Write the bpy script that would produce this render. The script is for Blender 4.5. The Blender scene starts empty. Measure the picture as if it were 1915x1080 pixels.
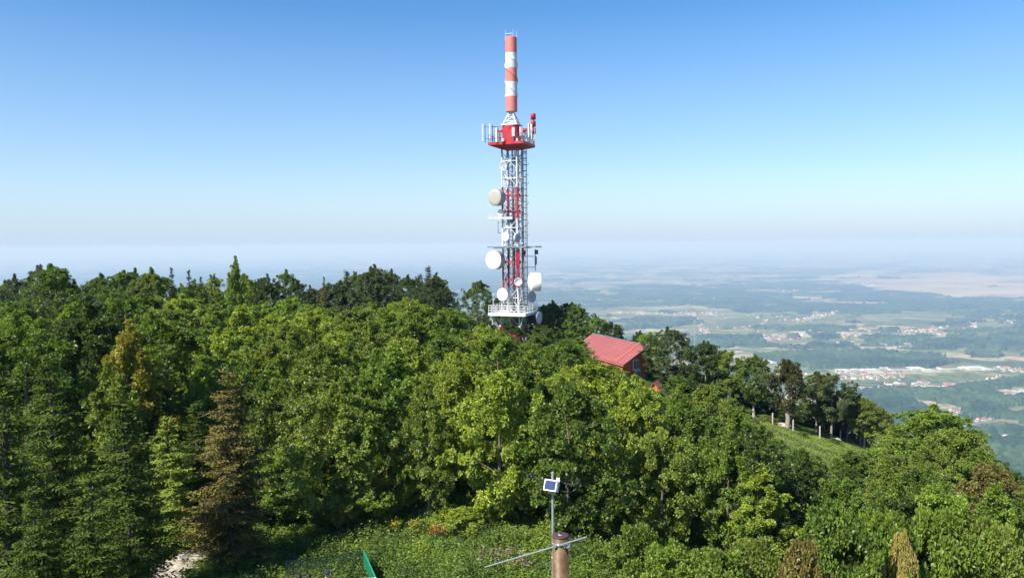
import bpy, math, random
import numpy as np
from mathutils import Matrix, Vector

SC = bpy.context.scene
COL = SC.collection
R = math.radians
rnd = random.Random(7)

# ------------------------------------------------------------------ camera
F = 1450.0                      # focal length in pixels of the 1915 px wide photograph
EYE_Y = 458.0
PITCH = math.atan((540 - EYE_Y) / F)
ROLL = R(-0.5)
cam_d = bpy.data.cameras.new('camera')
cam = bpy.data.objects.new('camera', cam_d)
COL.objects.link(cam)
cam_d.sensor_width = 36.0
cam_d.lens = 36.0 * F / 1915.0
cam_d.clip_start = 0.1
cam_d.clip_end = 300000
CM = (Matrix.Rotation(math.pi / 2 - PITCH, 3, 'X') @ Matrix.Rotation(ROLL, 3, 'Z'))
cam.matrix_world = CM.to_4x4()
SC.camera = cam
CMn = np.array(CM)

# ------------------------------------------------------------------ light
SUN_EL = R(46)
SUN_AZ = math.atan2(-0.76, -0.65)          # horizontal direction TOWARDS the sun: (sin, cos) = x, y
sx, sy = math.sin(SUN_AZ) * math.cos(SUN_EL), math.cos(SUN_AZ) * math.cos(SUN_EL)
sun_d = bpy.data.lights.new('sun', 'SUN')
sun_d.energy = 5.0
sun_d.angle = R(0.5)
sun_d.color = (1.0, 0.945, 0.86)
sun = bpy.data.objects.new('sun', sun_d)
COL.objects.link(sun)
sun.rotation_euler = Vector((sx, sy, math.sin(SUN_EL))).to_track_quat('Z', 'Y').to_euler()

w = bpy.data.worlds.new('World')
SC.world = w
w.use_nodes = True
wt = w.node_tree
sky = wt.nodes.new('ShaderNodeTexSky')
sky.sky_type = 'NISHITA'
sky.sun_disc = False
sky.sun_elevation = SUN_EL
sky.sun_rotation = SUN_AZ
sky.altitude = 900
sky.air_density = 1.0
sky.dust_density = 0.3
sky.ozone_density = 2.2
hs = wt.nodes.new('ShaderNodeHueSaturation')
hs.inputs['Saturation'].default_value = 1.3
hs.inputs['Hue'].default_value = 0.502
hs.inputs['Value'].default_value = 1.0
wt.links.new(sky.outputs[0], hs.inputs['Color'])
bg = wt.nodes['Background']
# the air near the horizon is pale blue rather than yellow
wtc = wt.nodes.new('ShaderNodeTexCoord')
wsp = wt.nodes.new('ShaderNodeSeparateXYZ')
wt.links.new(wtc.outputs['Generated'], wsp.inputs[0])
wrp = wt.nodes.new('ShaderNodeValToRGB')
wrp.color_ramp.interpolation = 'LINEAR'
wrp.color_ramp.elements[0].position = 0.0; wrp.color_ramp.elements[0].color = (0.9, 0.9, 0.9, 1)
wrp.color_ramp.elements.new(0.08).color = (0.46, 0.46, 0.46, 1)
wrp.color_ramp.elements[2].position = 0.28; wrp.color_ramp.elements[2].color = (0, 0, 0, 1)
wt.links.new(wsp.outputs['Z'], wrp.inputs[0])
wmx = wt.nodes.new('ShaderNodeMix'); wmx.data_type = 'RGBA'
wt.links.new(wrp.outputs[0], wmx.inputs['Factor'])
wt.links.new(hs.outputs[0], wmx.inputs['A'])
wmx.inputs['B'].default_value = (2.65, 3.45, 4.75, 1)
wt.links.new(wmx.outputs['Result'], bg.inputs[0])
bg.inputs[1].default_value = 0.097
SC.view_settings.view_transform = 'Standard'
SC.view_settings.look = 'None'
SC.view_settings.exposure = 0.9
SC.view_settings.gamma = 1.0
SC.cycles.max_bounces = 8
SC.cycles.diffuse_bounces = 3
SC.cycles.transmission_bounces = 4
SC.cycles.transparent_max_bounces = 12
SC.cycles.volume_bounces = 0
SC.cycles.use_denoising = True


# ------------------------------------------------------------------ helpers
def ray(px, py):
    d = CMn @ np.array([(px - 957.5) / F, -(py - 540) / F, -1.0])
    return d


def P(px, py, D):
    """the point of the place seen at photo pixel (px, py) at depth D"""
    d = ray(px, py)
    return Vector(d * (D / d[1]))


def pix(x, y, z):
    q = np.stack([np.asarray(x, float), np.asarray(y, float), np.asarray(z, float)], -1) @ CMn
    return 957.5 + F * q[..., 0] / -q[..., 2], 540 - F * q[..., 1] / -q[..., 2]


def sp(v, s):
    v = np.asarray(v, float) / s
    return s * (np.maximum(v, 0) + np.log1p(np.exp(-np.abs(v))))


def _hash(ix, iy, seed):
    n = (ix.astype(np.int64) * 374761393 + iy.astype(np.int64) * 668265263 + seed * 1442695041) & 0xffffffff
    n = ((n ^ (n >> 13)) * 1274126177) & 0xffffffff
    n = n ^ (n >> 16)
    return (n & 0xffff) / 65535.0


def noise(x, y, seed=0):
    x = np.asarray(x, float); y = np.asarray(y, float)
    ix = np.floor(x); iy = np.floor(y)
    fx = x - ix; fy = y - iy
    fx = fx * fx * (3 - 2 * fx); fy = fy * fy * (3 - 2 * fy)
    a = _hash(ix, iy, seed); b = _hash(ix + 1, iy, seed)
    c = _hash(ix, iy + 1, seed); d = _hash(ix + 1, iy + 1, seed)
    return (a * (1 - fx) + b * fx) * (1 - fy) + (c * (1 - fx) + d * fx) * fy


def fbm(x, y, seed=0, octv=4):
    t = 0; a = 0.5; s = 0
    for k in range(octv):
        t = t + a * noise(x * 2 ** k + 17.3 * k, y * 2 ** k - 9.1 * k, seed + k); s += a; a *= 0.5
    return t / s


PLAIN = -700.0


def plain_z(x, y):
    r = np.hypot(x, y)
    hills = (fbm(x / 2600, y / 2600, 3, 3) - 0.5) * 90 + (fbm(x / 700, y / 700, 9, 3) - 0.5) * 28
    k = np.clip((r - 3500) / 4000, 0.15, 1)
    return PLAIN + hills * k


def gz(x, y):
    x = np.asarray(x, float); y = np.asarray(y, float)
    rr = np.hypot(x + 10, y - 30)
    hill = -12.3 - 0.27 * sp(x - 2, 3.0) - 0.40 * sp(rr - 115, 20.0) + (fbm(x / 7, y / 7, 5, 3) - 0.5) * 0.5
    pl = plain_z(x, y)
    return pl + sp(hill - pl, 12.0)


def hit(px, py, start=2.0, far=90000):
    d = ray(px, py)
    d = d / d[1]
    lo = start; t = start
    while t < far:
        p = d * t
        if p[2] < gz(p[0], p[1]):
            break
        lo = t; t *= 1.02
    for _ in range(30):
        m = (lo + t) / 2
        p = d * m
        if p[2] < gz(p[0], p[1]): t = m
        else: lo = m
    return Vector(d * t)


def tag(o, label=None, cat=None, group=None, kind=None):
    if label: o['label'] = label
    if cat: o['category'] = cat
    if group: o['group'] = group
    if kind: o['kind'] = kind
    return o


def empty(name, loc, rz=0):
    o = bpy.data.objects.new(name, None)
    COL.objects.link(o)
    o.location = loc
    o.rotation_euler = (0, 0, rz)
    o.empty_display_size = 0.3
    return o


def copy_tree(root):
    c = root.copy(); COL.objects.link(c)
    kids = []
    for ch in root.children:
        k = ch.copy(); COL.objects.link(k); k.parent = c
        kids.append(k)
        for g in ch.children:
            q = g.copy(); COL.objects.link(q); q.parent = k
    return c


def np_mesh(name, V, Q=None, T=None, smooth=False, attr=None):
    """mesh from numpy arrays: V (n,3), Q (m,4) quads, T (k,3) triangles, attr {name: per-face float}"""
    me = bpy.data.meshes.new(name)
    V = np.asarray(V, np.float32)
    loops = []; tot = []
    if Q is not None and len(Q):
        loops.append(np.asarray(Q, np.int32).ravel()); tot.append(np.full(len(Q), 4, np.int32))
    if T is not None and len(T):
        loops.append(np.asarray(T, np.int32).ravel()); tot.append(np.full(len(T), 3, np.int32))
    loops = np.concatenate(loops); tot = np.concatenate(tot)
    me.vertices.add(len(V)); me.vertices.foreach_set('co', V.ravel())
    me.loops.add(len(loops)); me.loops.foreach_set('vertex_index', loops)
    me.polygons.add(len(tot))
    st = np.zeros(len(tot), np.int32); st[1:] = np.cumsum(tot)[:-1]
    me.polygons.foreach_set('loop_start', st)
    me.polygons.foreach_set('loop_total', tot)
    if smooth:
        me.polygons.foreach_set('use_smooth', np.ones(len(tot), bool))
    if attr:
        for k, (dom, v) in attr.items():
            a = me.attributes.new(k, 'FLOAT', dom)
            a.data.foreach_set('value', np.asarray(v, np.float32))
    me.update(calc_edges=True)
    return me


def link(name, me, mat=None, parent=None):
    o = bpy.data.objects.new(name, me)
    COL.objects.link(o)
    if mat is not None:
        for m in (mat if isinstance(mat, (list, tuple)) else [mat]):
            me.materials.append(m)
    if parent is not None: o.parent = parent
    return o


class MB:
    """collects boxes, bars, tubes and lathed shapes into one mesh"""

    def __init__(s):
        s.v = []; s.f = []; s.m = []; s.sm = []

    def add(s, vs, fs, mi=0, smooth=False):
        b = len(s.v)
        s.v += [tuple(v) for v in vs]
        for f in fs:
            s.f.append(tuple(b + i for i in f)); s.m.append(mi); s.sm.append(smooth)
        return s

    def box(s, c, size, mi=0, ax=None):
        c = Vector(c)
        ax = ax or (Vector((1, 0, 0)), Vector((0, 1, 0)), Vector((0, 0, 1)))
        h = [ax[i] * (size[i] / 2) for i in range(3)]
        vs = [c + h[0] * i + h[1] * j + h[2] * k for k in (-1, 1) for j in (-1, 1) for i in (-1, 1)]
        return s.add(vs, [(0, 2, 3, 1), (4, 5, 7, 6), (0, 1, 5, 4), (2, 6, 7, 3), (0, 4, 6, 2), (1, 3, 7, 5)], mi)

    def tube(s, p, q, r, n=8, mi=0, r2=None, cap=True):
        p = Vector(p); q = Vector(q)
        r2 = r if r2 is None else r2
        d = (q - p).normalized()
        a = d.orthogonal().normalized(); b = d.cross(a)
        vs = []
        for e, rr in ((p, r), (q, r2)):
            for i in range(n):
                t = 2 * math.pi * (i + .5) / n
                vs.append(e + a * math.cos(t) * rr + b * math.sin(t) * rr)
        fs = [(i, (i + 1) % n, n + (i + 1) % n, n + i) for i in range(n)]
        s.add(vs, fs, mi, n > 5)
        if cap:
            s.add(vs, [tuple(range(n - 1, -1, -1)), tuple(range(n, 2 * n))], mi)
        return s

    def path(s, pts, rs, n=7, mi=0):
        """a tapering tube through several points"""
        pts = [Vector(p) for p in pts]
        rings = []
        vs = []
        for i, p in enumerate(pts):
            d = (pts[min(i + 1, len(pts) - 1)] - pts[max(i - 1, 0)]).normalized()
            a = d.cross(Vector((0.13, 0.21, 0.97))).normalized() if abs(d.z) < .95 else d.cross(Vector((1, 0, 0))).normalized()
            b = d.cross(a)
            for k in range(n):
                t = 2 * math.pi * k / n
                vs.append(p + a * math.cos(t) * rs[i] + b * math.sin(t) * rs[i])
        fs = []
        for i in range(len(pts) - 1):
            for k in range(n):
                fs.append((i * n + k, i * n + (k + 1) % n, (i + 1) * n + (k + 1) % n, (i + 1) * n + k))
        s.add(vs, fs, mi, True)
        m = len(pts) - 1
        s.add(vs, [tuple(range(n - 1, -1, -1)), tuple(m * n + k for k in range(n))], mi)
        return s

    def lathe(s, c, axis, prof, n=28, mi=0, smooth=True):
        """prof: list of (distance along axis, radius)"""
        c = Vector(c); d = Vector(axis).normalized()
        a = d.orthogonal().normalized(); b = d.cross(a)
        vs = []
        for (h, r) in prof:
            for k in range(n):
                t = 2 * math.pi * k / n
                vs.append(c + d * h + (a * math.cos(t) + b * math.sin(t)) * max(r, 1e-4))
        fs = []
        for i in range(len(prof) - 1):
            for k in range(n):
                fs.append((i * n + k, i * n + (k + 1) % n, (i + 1) * n + (k + 1) % n, (i + 1) * n + k))
        return s.add(vs, fs, mi, smooth)

    def build(s, name, mats, parent=None):
        me = bpy.data.meshes.new(name)
        me.from_pydata(s.v, [], s.f)
        me.polygons.foreach_set('material_index', s.m)
        me.polygons.foreach_set('use_smooth', s.sm)
        me.update()
        return link(name, me, mats, parent)


# ------------------------------------------------------------------ materials
def nt(name):
    m = bpy.data.materials.new(name)
    m.use_nodes = True
    return m, m.node_tree, m.node_tree.nodes['Principled BSDF']


def N(t, kind, **kw):
    n = t.nodes.new(kind)
    for k, v in kw.items():
        if k.startswith('i_'):
            key = k[2:]
            n.inputs[int(key) if key.isdigit() else key].default_value = v
        else:
            setattr(n, k, v)
    return n


def ramp(t, stops, interp='LINEAR'):
    r = t.nodes.new('ShaderNodeValToRGB')
    r.color_ramp.interpolation = interp
    el = r.color_ramp.elements
    while len(el) < len(stops): el.new(0.5)
    for e, (p, c) in zip(el, stops):
        e.position = p
        e.color = (*c, 1) if len(c) == 3 else c
    return r


def paint(name, col, rough=0.5, var=0.12, scale=3.0, metal=0.0, dirt=None, spec=0.4):
    """painted or bare surface with blotchy wear"""
    m, t, b = nt(name)
    tc = N(t, 'ShaderNodeTexCoord')
    n1 = N(t, 'ShaderNodeTexNoise', i_Scale=scale, i_Detail=6.0, i_Roughness=0.65)
    t.links.new(tc.outputs['Object'], n1.inputs['Vector'])
    lo = tuple(c * (1 - var) for c in col); hi = tuple(min(1, c * (1 + var)) for c in col)
    st = [(0.3, lo), (0.7, hi)]
    if dirt: st = [(0.25, dirt), (0.42, lo), (0.7, hi)]
    r = ramp(t, st)
    t.links.new(n1.outputs[0], r.inputs[0])
    t.links.new(r.outputs[0], b.inputs['Base Color'])
    b.inputs['Roughness'].default_value = rough
    b.inputs['Metallic'].default_value = metal
    b.inputs['Specular IOR Level'].default_value = spec
    return m


M = {
    'white': paint('white_paint', (0.64, 0.65, 0.66), 0.5, 0.08, 1.5, dirt=(0.45, 0.44, 0.41)),
    'red': paint('red_paint', (0.46, 0.018, 0.026), 0.5, 0.18, 1.5, dirt=(0.25, 0.03, 0.03)),
    'coral': paint('coral_band', (0.68, 0.185, 0.15), 0.5, 0.08, 1.2, dirt=(0.55, 0.15, 0.12)),
    'steel': paint('galvanised_steel', (0.22, 0.235, 0.255), 0.5, 0.15, 4, metal=0.3),
    'dark': paint('dark_steel', (0.07, 0.075, 0.085), 0.5, 0.2, 4),
    'radome': paint('white_radome', (0.70, 0.70, 0.68), 0.5, 0.06, 2, dirt=(0.48, 0.47, 0.44)),
    'beige': paint('beige_radome', (0.36, 0.34, 0.28), 0.6, 0.06, 2),
    'grey': paint('grey_shroud', (0.36, 0.38, 0.40), 0.5, 0.08, 2),
    'lightgrey': paint('light_grey', (0.55, 0.57, 0.58), 0.5, 0.08, 2),
    'orange': paint('orange_render', (0.50, 0.12, 0.045), 0.9, 0.2, 1.0, dirt=(0.33, 0.085, 0.04)),
    'roofred': paint('red_sheet_roof', (0.33, 0.105, 0.10), 0.6, 0.10, 0.5, dirt=(0.29, 0.11, 0.10)),
    'concrete': paint('pale_concrete', (0.46, 0.44, 0.39), 0.9, 0.15, 6),
    'bark': paint('bark', (0.14, 0.115, 0.085), 0.95, 0.4, 9),
    'greybark': paint('grey_bark', (0.26, 0.23, 0.19), 0.95, 0.35, 7),
    'darkbark': paint('dark_bark', (0.055, 0.042, 0.032), 0.95, 0.4, 9),
    'pipe': paint('brown_pipe', (0.140, 0.080, 0.032), 0.5, 0.35, 11, dirt=(0.085, 0.05, 0.028)),
    'cap': paint('dark_brown_cap', (0.075, 0.038, 0.032), 0.6, 0.2, 20),
    'galv': paint('zinc_tube', (0.30, 0.335, 0.345), 0.42, 0.16, 22, metal=0.35),
    'plastic': paint('white_plastic', (0.78, 0.78, 0.76), 0.4, 0.04, 20),
    'greyplastic': paint('grey_plastic', (0.34, 0.36, 0.37), 0.5, 0.06, 20),
    'black': paint('black_plastic', (0.02, 0.02, 0.022), 0.5, 0.1, 20),
    'net': paint('green_screen', (0.0, 0.14, 0.065), 0.7, 0.12, 8),
    'greensteel': paint('green_tube', (0.02, 0.24, 0.12), 0.4, 0.1, 8),
    'darkgreen': paint('dark_green_tube', (0.006, 0.035, 0.022), 0.6, 0.1, 8),
    'skin': paint('skin', (0.52, 0.30, 0.21), 0.55, 0.06, 20),
    'hair': paint('dark_hair', (0.02, 0.014, 0.01), 0.6, 0.2, 40),
    'cloth1': paint('maroon_cloth', (0.16, 0.03, 0.035), 0.9, 0.1, 20),
    'cloth2': paint('navy_cloth', (0.02, 0.025, 0.05), 0.9, 0.1, 20),
    'table': paint('table_board', (0.17, 0.19, 0.23), 0.6, 0.1, 6),
    'stone': paint('limestone', (0.40, 0.37, 0.31), 0.95, 0.25, 5),
    'hwall': paint('house_wall', (0.58, 0.57, 0.53), 0.9, 0.06, 0.2),
    'hroof': paint('house_roof_red', (0.30, 0.10, 0.06), 0.9, 0.12, 0.2),
    'hroof2': paint('house_roof_brown', (0.17, 0.10, 0.075), 0.9, 0.12, 0.2),
    'hroof3': paint('hall_roof', (0.54, 0.55, 0.56), 0.6, 0.08, 0.05),
    'hyellow': paint('house_wall_ochre', (0.62, 0.50, 0.30), 0.9, 0.06, 0.2),
    'frame': paint('window_frame', (0.7, 0.7, 0.7), 0.5, 0.04, 5),
}


def solar_mat():
    m, t, b = nt('solar_cells')
    tc = N(t, 'ShaderNodeTexCoord')
    br = N(t, 'ShaderNodeTexBrick', i_Scale=30.0)
    br.inputs['Color1'].default_value = (0.012, 0.03, 0.10, 1)
    br.inputs['Color2'].default_value = (0.016, 0.036, 0.12, 1)
    br.inputs['Mortar'].default_value = (0.07, 0.10, 0.17, 1)
    br.inputs['Mortar Size'].default_value = 0.012
    t.links.new(tc.outputs['Object'], br.inputs['Vector'])
    t.links.new(br.outputs[0], b.inputs['Base Color'])
    b.inputs['Roughness'].default_value = 0.2
    return m


def glass_mat():
    m, t, b = nt('window_glass')
    b.inputs['Base Color'].default_value = (0.10, 0.14, 0.18, 1)
    b.inputs['Roughness'].default_value = 0.08
    b.inputs['Specular IOR Level'].default_value = 0.9
    return m


M['solar'] = solar_mat()
M['glass'] = glass_mat()


def leaf_mat(name, col=None, trans=0.30, hue=0.09, rough=0.45, spec=0.35):
    """leaves: diffuse and translucent; colour from the object, with variation from leaf to leaf"""
    m = bpy.data.materials.new(name); m.use_nodes = True
    t = m.node_tree
    for n in list(t.nodes): t.nodes.remove(n)
    out = N(t, 'ShaderNodeOutputMaterial')
    at = N(t, 'ShaderNodeAttribute', attribute_name='tint')
    if col is None:
        oi = N(t, 'ShaderNodeObjectInfo'); src = oi.outputs['Color']
    else:
        rgb = N(t, 'ShaderNodeRGB'); rgb.outputs[0].default_value = (*col, 1); src = rgb.outputs[0]
    # tint 0..1: darker blue-green to lighter yellow-green
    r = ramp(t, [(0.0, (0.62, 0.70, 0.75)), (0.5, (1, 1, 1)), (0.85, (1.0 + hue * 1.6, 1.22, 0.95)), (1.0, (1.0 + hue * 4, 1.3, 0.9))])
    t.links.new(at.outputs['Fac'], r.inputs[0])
    mul = N(t, 'ShaderNodeMix', data_type='RGBA', blend_type='MULTIPLY')
    mul.inputs['Factor'].default_value = 1.0
    t.links.new(src, mul.inputs['A']); t.links.new(r.outputs[0], mul.inputs['B'])
    dif = N(t, 'ShaderNodeBsdfPrincipled')
    dif.inputs['Roughness'].default_value = rough
    dif.inputs['Specular IOR Level'].default_value = spec
    t.links.new(mul.outputs['Result'], dif.inputs['Base Color'])
    tr = N(t, 'ShaderNodeBsdfTranslucent')
    tm = N(t, 'ShaderNodeMix', data_type='RGBA', blend_type='MULTIPLY')
    tm.inputs['Factor'].default_value = 1.0
    tm.inputs['B'].default_value = (1.5, 1.45, 0.6, 1)
    t.links.new(mul.outputs['Result'], tm.inputs['A'])
    t.links.new(tm.outputs['Result'], tr.inputs['Color'])
    mx = N(t, 'ShaderNodeMixShader'); mx.inputs[0].default_value = trans
    t.links.new(dif.outputs[0], mx.inputs[1]); t.links.new(tr.outputs[0], mx.inputs[2])
    t.links.new(mx.outputs[0], out.inputs[0])
    return m


M['leaf'] = leaf_mat('broad_leaves')
M['needle'] = leaf_mat('conifer_needles', trans=0.15, hue=0.1, rough=0.6, spec=0.06)


def ground_mat():
    m, t, b = nt('ground_surface')
    L = t.links.new
    geo = N(t, 'ShaderNodeNewGeometry')
    sep = N(t, 'ShaderNodeSeparateXYZ'); L(geo.outputs['Position'], sep.inputs[0])
    # ---- near: grass, leaf litter
    n1 = N(t, 'ShaderNodeTexNoise', i_Scale=0.35, i_Detail=8.0, i_Roughness=0.7); L(geo.outputs['Position'], n1.inputs['Vector'])
    near = ramp(t, [(0.3, (0.030, 0.055, 0.012)), (0.5, (0.060, 0.10, 0.020)), (0.62, (0.10, 0.125, 0.035)), (0.75, (0.13, 0.12, 0.05))])
    L(n1.outputs[0], near.inputs[0])
    n1b = N(t, 'ShaderNodeTexNoise', i_Scale=14.0, i_Detail=4.0); L(geo.outputs['Position'], n1b.inputs['Vector'])
    mulb = N(t, 'ShaderNodeMix', data_type='RGBA', blend_type='MULTIPLY'); mulb.inputs['Factor'].default_value = 0.6
    rb = ramp(t, [(0.35, (0.5, 0.5, 0.5)), (0.7, (1.3, 1.3, 1.2))]); L(n1b.outputs[0], rb.inputs[0])
    L(near.outputs[0], mulb.inputs['A']); L(rb.outputs[0], mulb.inputs['B'])
    # ---- far: strips of fields
    mp = N(t, 'ShaderNodeMapping'); mp.inputs['Rotation'].default_value = (0, 0, R(24)); mp.inputs['Scale'].default_value = (1 / 420, 1 / 130, 0)
    L(geo.outputs['Position'], mp.inputs[0])
    wn = N(t, 'ShaderNodeTexNoise', i_Scale=0.0009, i_Detail=3.0); L(geo.outputs['Position'], wn.inputs['Vector'])
    wmx = N(t, 'ShaderNodeMix', data_type='RGBA'); wmx.inputs['Factor'].default_value = 0.12
    sc = N(t, 'ShaderNodeVectorMath', operation='SCALE'); L(wn.outputs['Color'], sc.inputs[0]); sc.inputs['Scale'].default_value = 9.0
    ad = N(t, 'ShaderNodeVectorMath', operation='ADD'); L(mp.outputs[0], ad.inputs[0]); L(sc.outputs[0], ad.inputs[1])
    v1 = N(t, 'ShaderNodeTexVoronoi', voronoi_dimensions='2D', i_Scale=1.0, i_Randomness=0.85, distance='CHEBYCHEV'); L(ad.outputs[0], v1.inputs['Vector'])
    s1 = N(t, 'ShaderNodeSeparateColor'); L(v1.outputs['Color'], s1.inputs[0])
    f1 = ramp(t, [(0.0, (0.085, 0.12, 0.045)), (0.18, (0.14, 0.18, 0.06)), (0.40, (0.19, 0.21, 0.085)), (0.58, (0.27, 0.26, 0.125)),
                  (0.72, (0.38, 0.32, 0.20)), (0.86, (0.24, 0.18, 0.11)), (0.93, (0.44, 0.41, 0.29))], 'CONSTANT')
    L(s1.outputs[0], f1.inputs[0])
    # broad rough pasture and scrub
    n2 = N(t, 'ShaderNodeTexNoise', i_Scale=0.0016, i_Detail=9.0, i_Roughness=0.62); L(geo.outputs['Position'], n2.inputs['Vector'])
    f2 = ramp(t, [(0.32, (0.07, 0.105, 0.042)), (0.46, (0.13, 0.155, 0.065)), (0.58, (0.20, 0.20, 0.095)), (0.70, (0.32, 0.28, 0.17))])
    L(n2.outputs[0], f2.inputs[0])
    n3 = N(t, 'ShaderNodeTexNoise', i_Scale=0.00055, i_Detail=5.0); L(geo.outputs['Position'], n3.inputs['Vector'])
    k3 = ramp(t, [(0.40, (0, 0, 0)), (0.46, (1, 1, 1))]); L(n3.outputs[0], k3.inputs[0])
    fm = N(t, 'ShaderNodeMix', data_type='RGBA'); L(k3.outputs[0], fm.inputs['Factor']); L(f2.outputs[0], fm.inputs['A']); L(f1.outputs[0], fm.inputs['B'])
    # fine breakup: hedges, single trees
    n4 = N(t, 'ShaderNodeTexNoise', i_Scale=0.022, i_Detail=5.0, i_Roughness=0.6); L(geo.outputs['Position'], n4.inputs['Vector'])
    k4 = ramp(t, [(0.36, (0.33, 0.39, 0.36)), (0.5, (.86, .86, .84)), (0.72, (1.0, .98, .95))]); L(n4.outputs[0], k4.inputs[0])
    mu = N(t, 'ShaderNodeMix', data_type='RGBA', blend_type='MULTIPLY'); mu.inputs['Factor'].default_value = 1.0
    L(fm.outputs['Result'], mu.inputs['A']); L(k4.outputs[0], mu.inputs['B'])
    # the large stubble plain
    at = N(t, 'ShaderNodeAttribute', attribute_name='stubble')
    st = N(t, 'ShaderNodeMix', data_type='RGBA'); L(at.outputs['Fac'], st.inputs['Factor']); L(mu.outputs['Result'], st.inputs['A'])
    n5 = N(t, 'ShaderNodeTexNoise', i_Scale=0.0012, i_Detail=5.0); L(geo.outputs['Position'], n5.inputs['Vector'])
    r5 = ramp(t, [(0.35, (0.23, 0.20, 0.13)), (0.65, (0.36, 0.30, 0.20))]); L(n5.outputs[0], r5.inputs[0])
    L(r5.outputs[0], st.inputs['B'])
    zr = N(t, 'ShaderNodeMapRange'); zr.inputs['From Min'].default_value = -420; zr.inputs['From Max'].default_value = -240
    L(sep.outputs['Z'], zr.inputs['Value'])
    fin = N(t, 'ShaderNodeMix', data_type='RGBA'); L(zr.outputs[0], fin.inputs['Factor']); L(st.outputs['Result'], fin.inputs['A']); L(mulb.outputs['Result'], fin.inputs['B'])
    L(fin.outputs['Result'], b.inputs['Base Color'])
    b.inputs['Roughness'].default_value = 1.0
    b.inputs['Specular IOR Level'].default_value = 0.0
    return m


def woods_mat():
    m, t, b = nt('distant_woods_leaves')
    L = t.links.new
    geo = N(t, 'ShaderNodeNewGeometry')
    n1 = N(t, 'ShaderNodeTexNoise', i_Scale=0.035, i_Detail=6.0, i_Roughness=0.7); L(geo.outputs['Position'], n1.inputs['Vector'])
    n2 = N(t, 'ShaderNodeTexNoise', i_Scale=0.004, i_Detail=4.0); L(geo.outputs['Position'], n2.inputs['Vector'])
    r1 = ramp(t, [(0.35, (0.016, 0.038, 0.016)), (0.55, (0.036, 0.070, 0.026)), (0.72, (0.075, 0.11, 0.036))]); L(n1.outputs[0], r1.inputs[0])
    r2 = ramp(t, [(0.35, (0.6, 0.68, 0.75)), (0.65, (1.7, 1.5, 1.3))]); L(n2.outputs[0], r2.inputs[0])
    mu = N(t, 'ShaderNodeMix', data_type='RGBA', blend_type='MULTIPLY'); mu.inputs['Factor'].default_value = 1.0
    L(r1.outputs[0], mu.inputs['A']); L(r2.outputs[0], mu.inputs['B'])
    L(mu.outputs['Result'], b.inputs['Base Color'])
    b.inputs['Roughness'].default_value = 1.0
    b.inputs['Specular IOR Level'].default_value = 0.0
    return m


# ------------------------------------------------------------------ the ground, one sheet to the horizon
def inpoly(px, py, poly):
    ins = np.zeros(px.shape, bool)
    n = len(poly)
    for i in range(n):
        x1, y1 = poly[i]; x2, y2 = poly[(i + 1) % n]
        if y1 == y2: continue
        c = ((y1 > py) != (y2 > py)) & (px < (x2 - x1) * (py - y1) / (y2 - y1) + x1)
        ins ^= c
    return ins


def radial(r0, r1, k):
    n = int(math.log(r1 / r0) / k)
    return np.exp(np.linspace(math.log(r0), math.log(r1), n, endpoint=False))


RR = np.concatenate([radial(3, 1900, 0.014), radial(1900, 9000, 0.0036), radial(9000, 72000, 0.008), [72000.0]])
AF = np.radians(np.arange(-41, 41.001, 0.085))
AC1 = np.radians(np.arange(43, 318, 2.5))
AA = np.concatenate([AF, AC1])
nA, nR = len(AA), len(RR)
A2, R2 = np.meshgrid(AA, RR)
GX = (R2 * np.sin(A2)).ravel(); GY = (R2 * np.cos(A2)).ravel()
GZ = gz(GX, GY)
idx = np.arange(nA * nR).reshape(nR, nA)
nx = np.roll(idx, -1, 1)
Q = np.stack([idx[:-1], nx[:-1], nx[1:], idx[1:]], -1).reshape(-1, 4)
GXc = np.concatenate([GX, [0]]); GYc = np.concatenate([GY, [0]]); GZc = np.concatenate([GZ, gz([0.0], [0.0])])
T = np.stack([np.full(nA, nA * nR), np.roll(idx[0], -1), idx[0]], -1)
ppx, ppy = pix(GX, np.maximum(GY, 1.0), GZ)
wob = (fbm(GX / 900, GY / 900, 21, 4) - 0.5)
far = (R2.ravel() > 1900) & (GY > 0)
wx = ppx + wob * 130; wy = ppy + (fbm(GX / 700, GY / 500, 31, 4) - 0.5) * 22
stub = inpoly(wx, wy, [(1605, 519), (1700, 514), (1990, 512), (1990, 562), (1880, 560), (1790, 552), (1720, 545), (1640, 538), (1600, 530)]) & far
stub = stub & (fbm(GX / 1500, GY / 700, 77, 3) < 0.62)
M['ground'] = ground_mat()
g = link('ground', np_mesh('ground', np.stack([GXc, GYc, GZc], -1), Q[:, ::-1], T[:, ::-1], True,
                           {'stubble': ('POINT', np.concatenate([stub.astype(float), [0]]))}), M['ground'])
tag(g, kind='structure')

# far woods that read as one mass: a raised, uneven canopy on the plain
polyA = [(1000, 545), (1090, 548), (1200, 533), (1364, 528), (1460, 528), (1557, 525), (1620, 538), (1720, 547), (1790, 552), (1990, 563), (1990, 598),
         (1815, 591), (1727, 583), (1620, 580), (1493, 585), (1406, 586), (1370, 575), (1290, 566), (1200, 578), (1100, 575), (1000, 575)]
polyB = [(1420, 664), (1500, 662), (1650, 664), (1760, 660), (1785, 672), (1750, 686), (1500, 686), (1440, 672)]
polyC = [(1600, 738), (1660, 728), (1745, 731), (1800, 722), (1840, 716), (1915, 704), (1990, 700), (1990, 920), (1700, 920), (1640, 800), (1600, 770)]
polyD = [(1150, 594), (1230, 592), (1295, 594), (1300, 606), (1260, 612), (1180, 610)]
polyE = [(0, 505), (500, 503), (900, 500), (1000, 512), (1000, 560), (0, 560)]
clear1 = [(1758, 768), (1775, 762), (1795, 770), (1802, 780), (1785, 786), (1765, 782)]
clear2 = [(1782, 796), (1820, 787), (1870, 782), (1915, 786), (1990, 790), (1990, 806), (1890, 800), (1850, 803), (1790, 806)]
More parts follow.
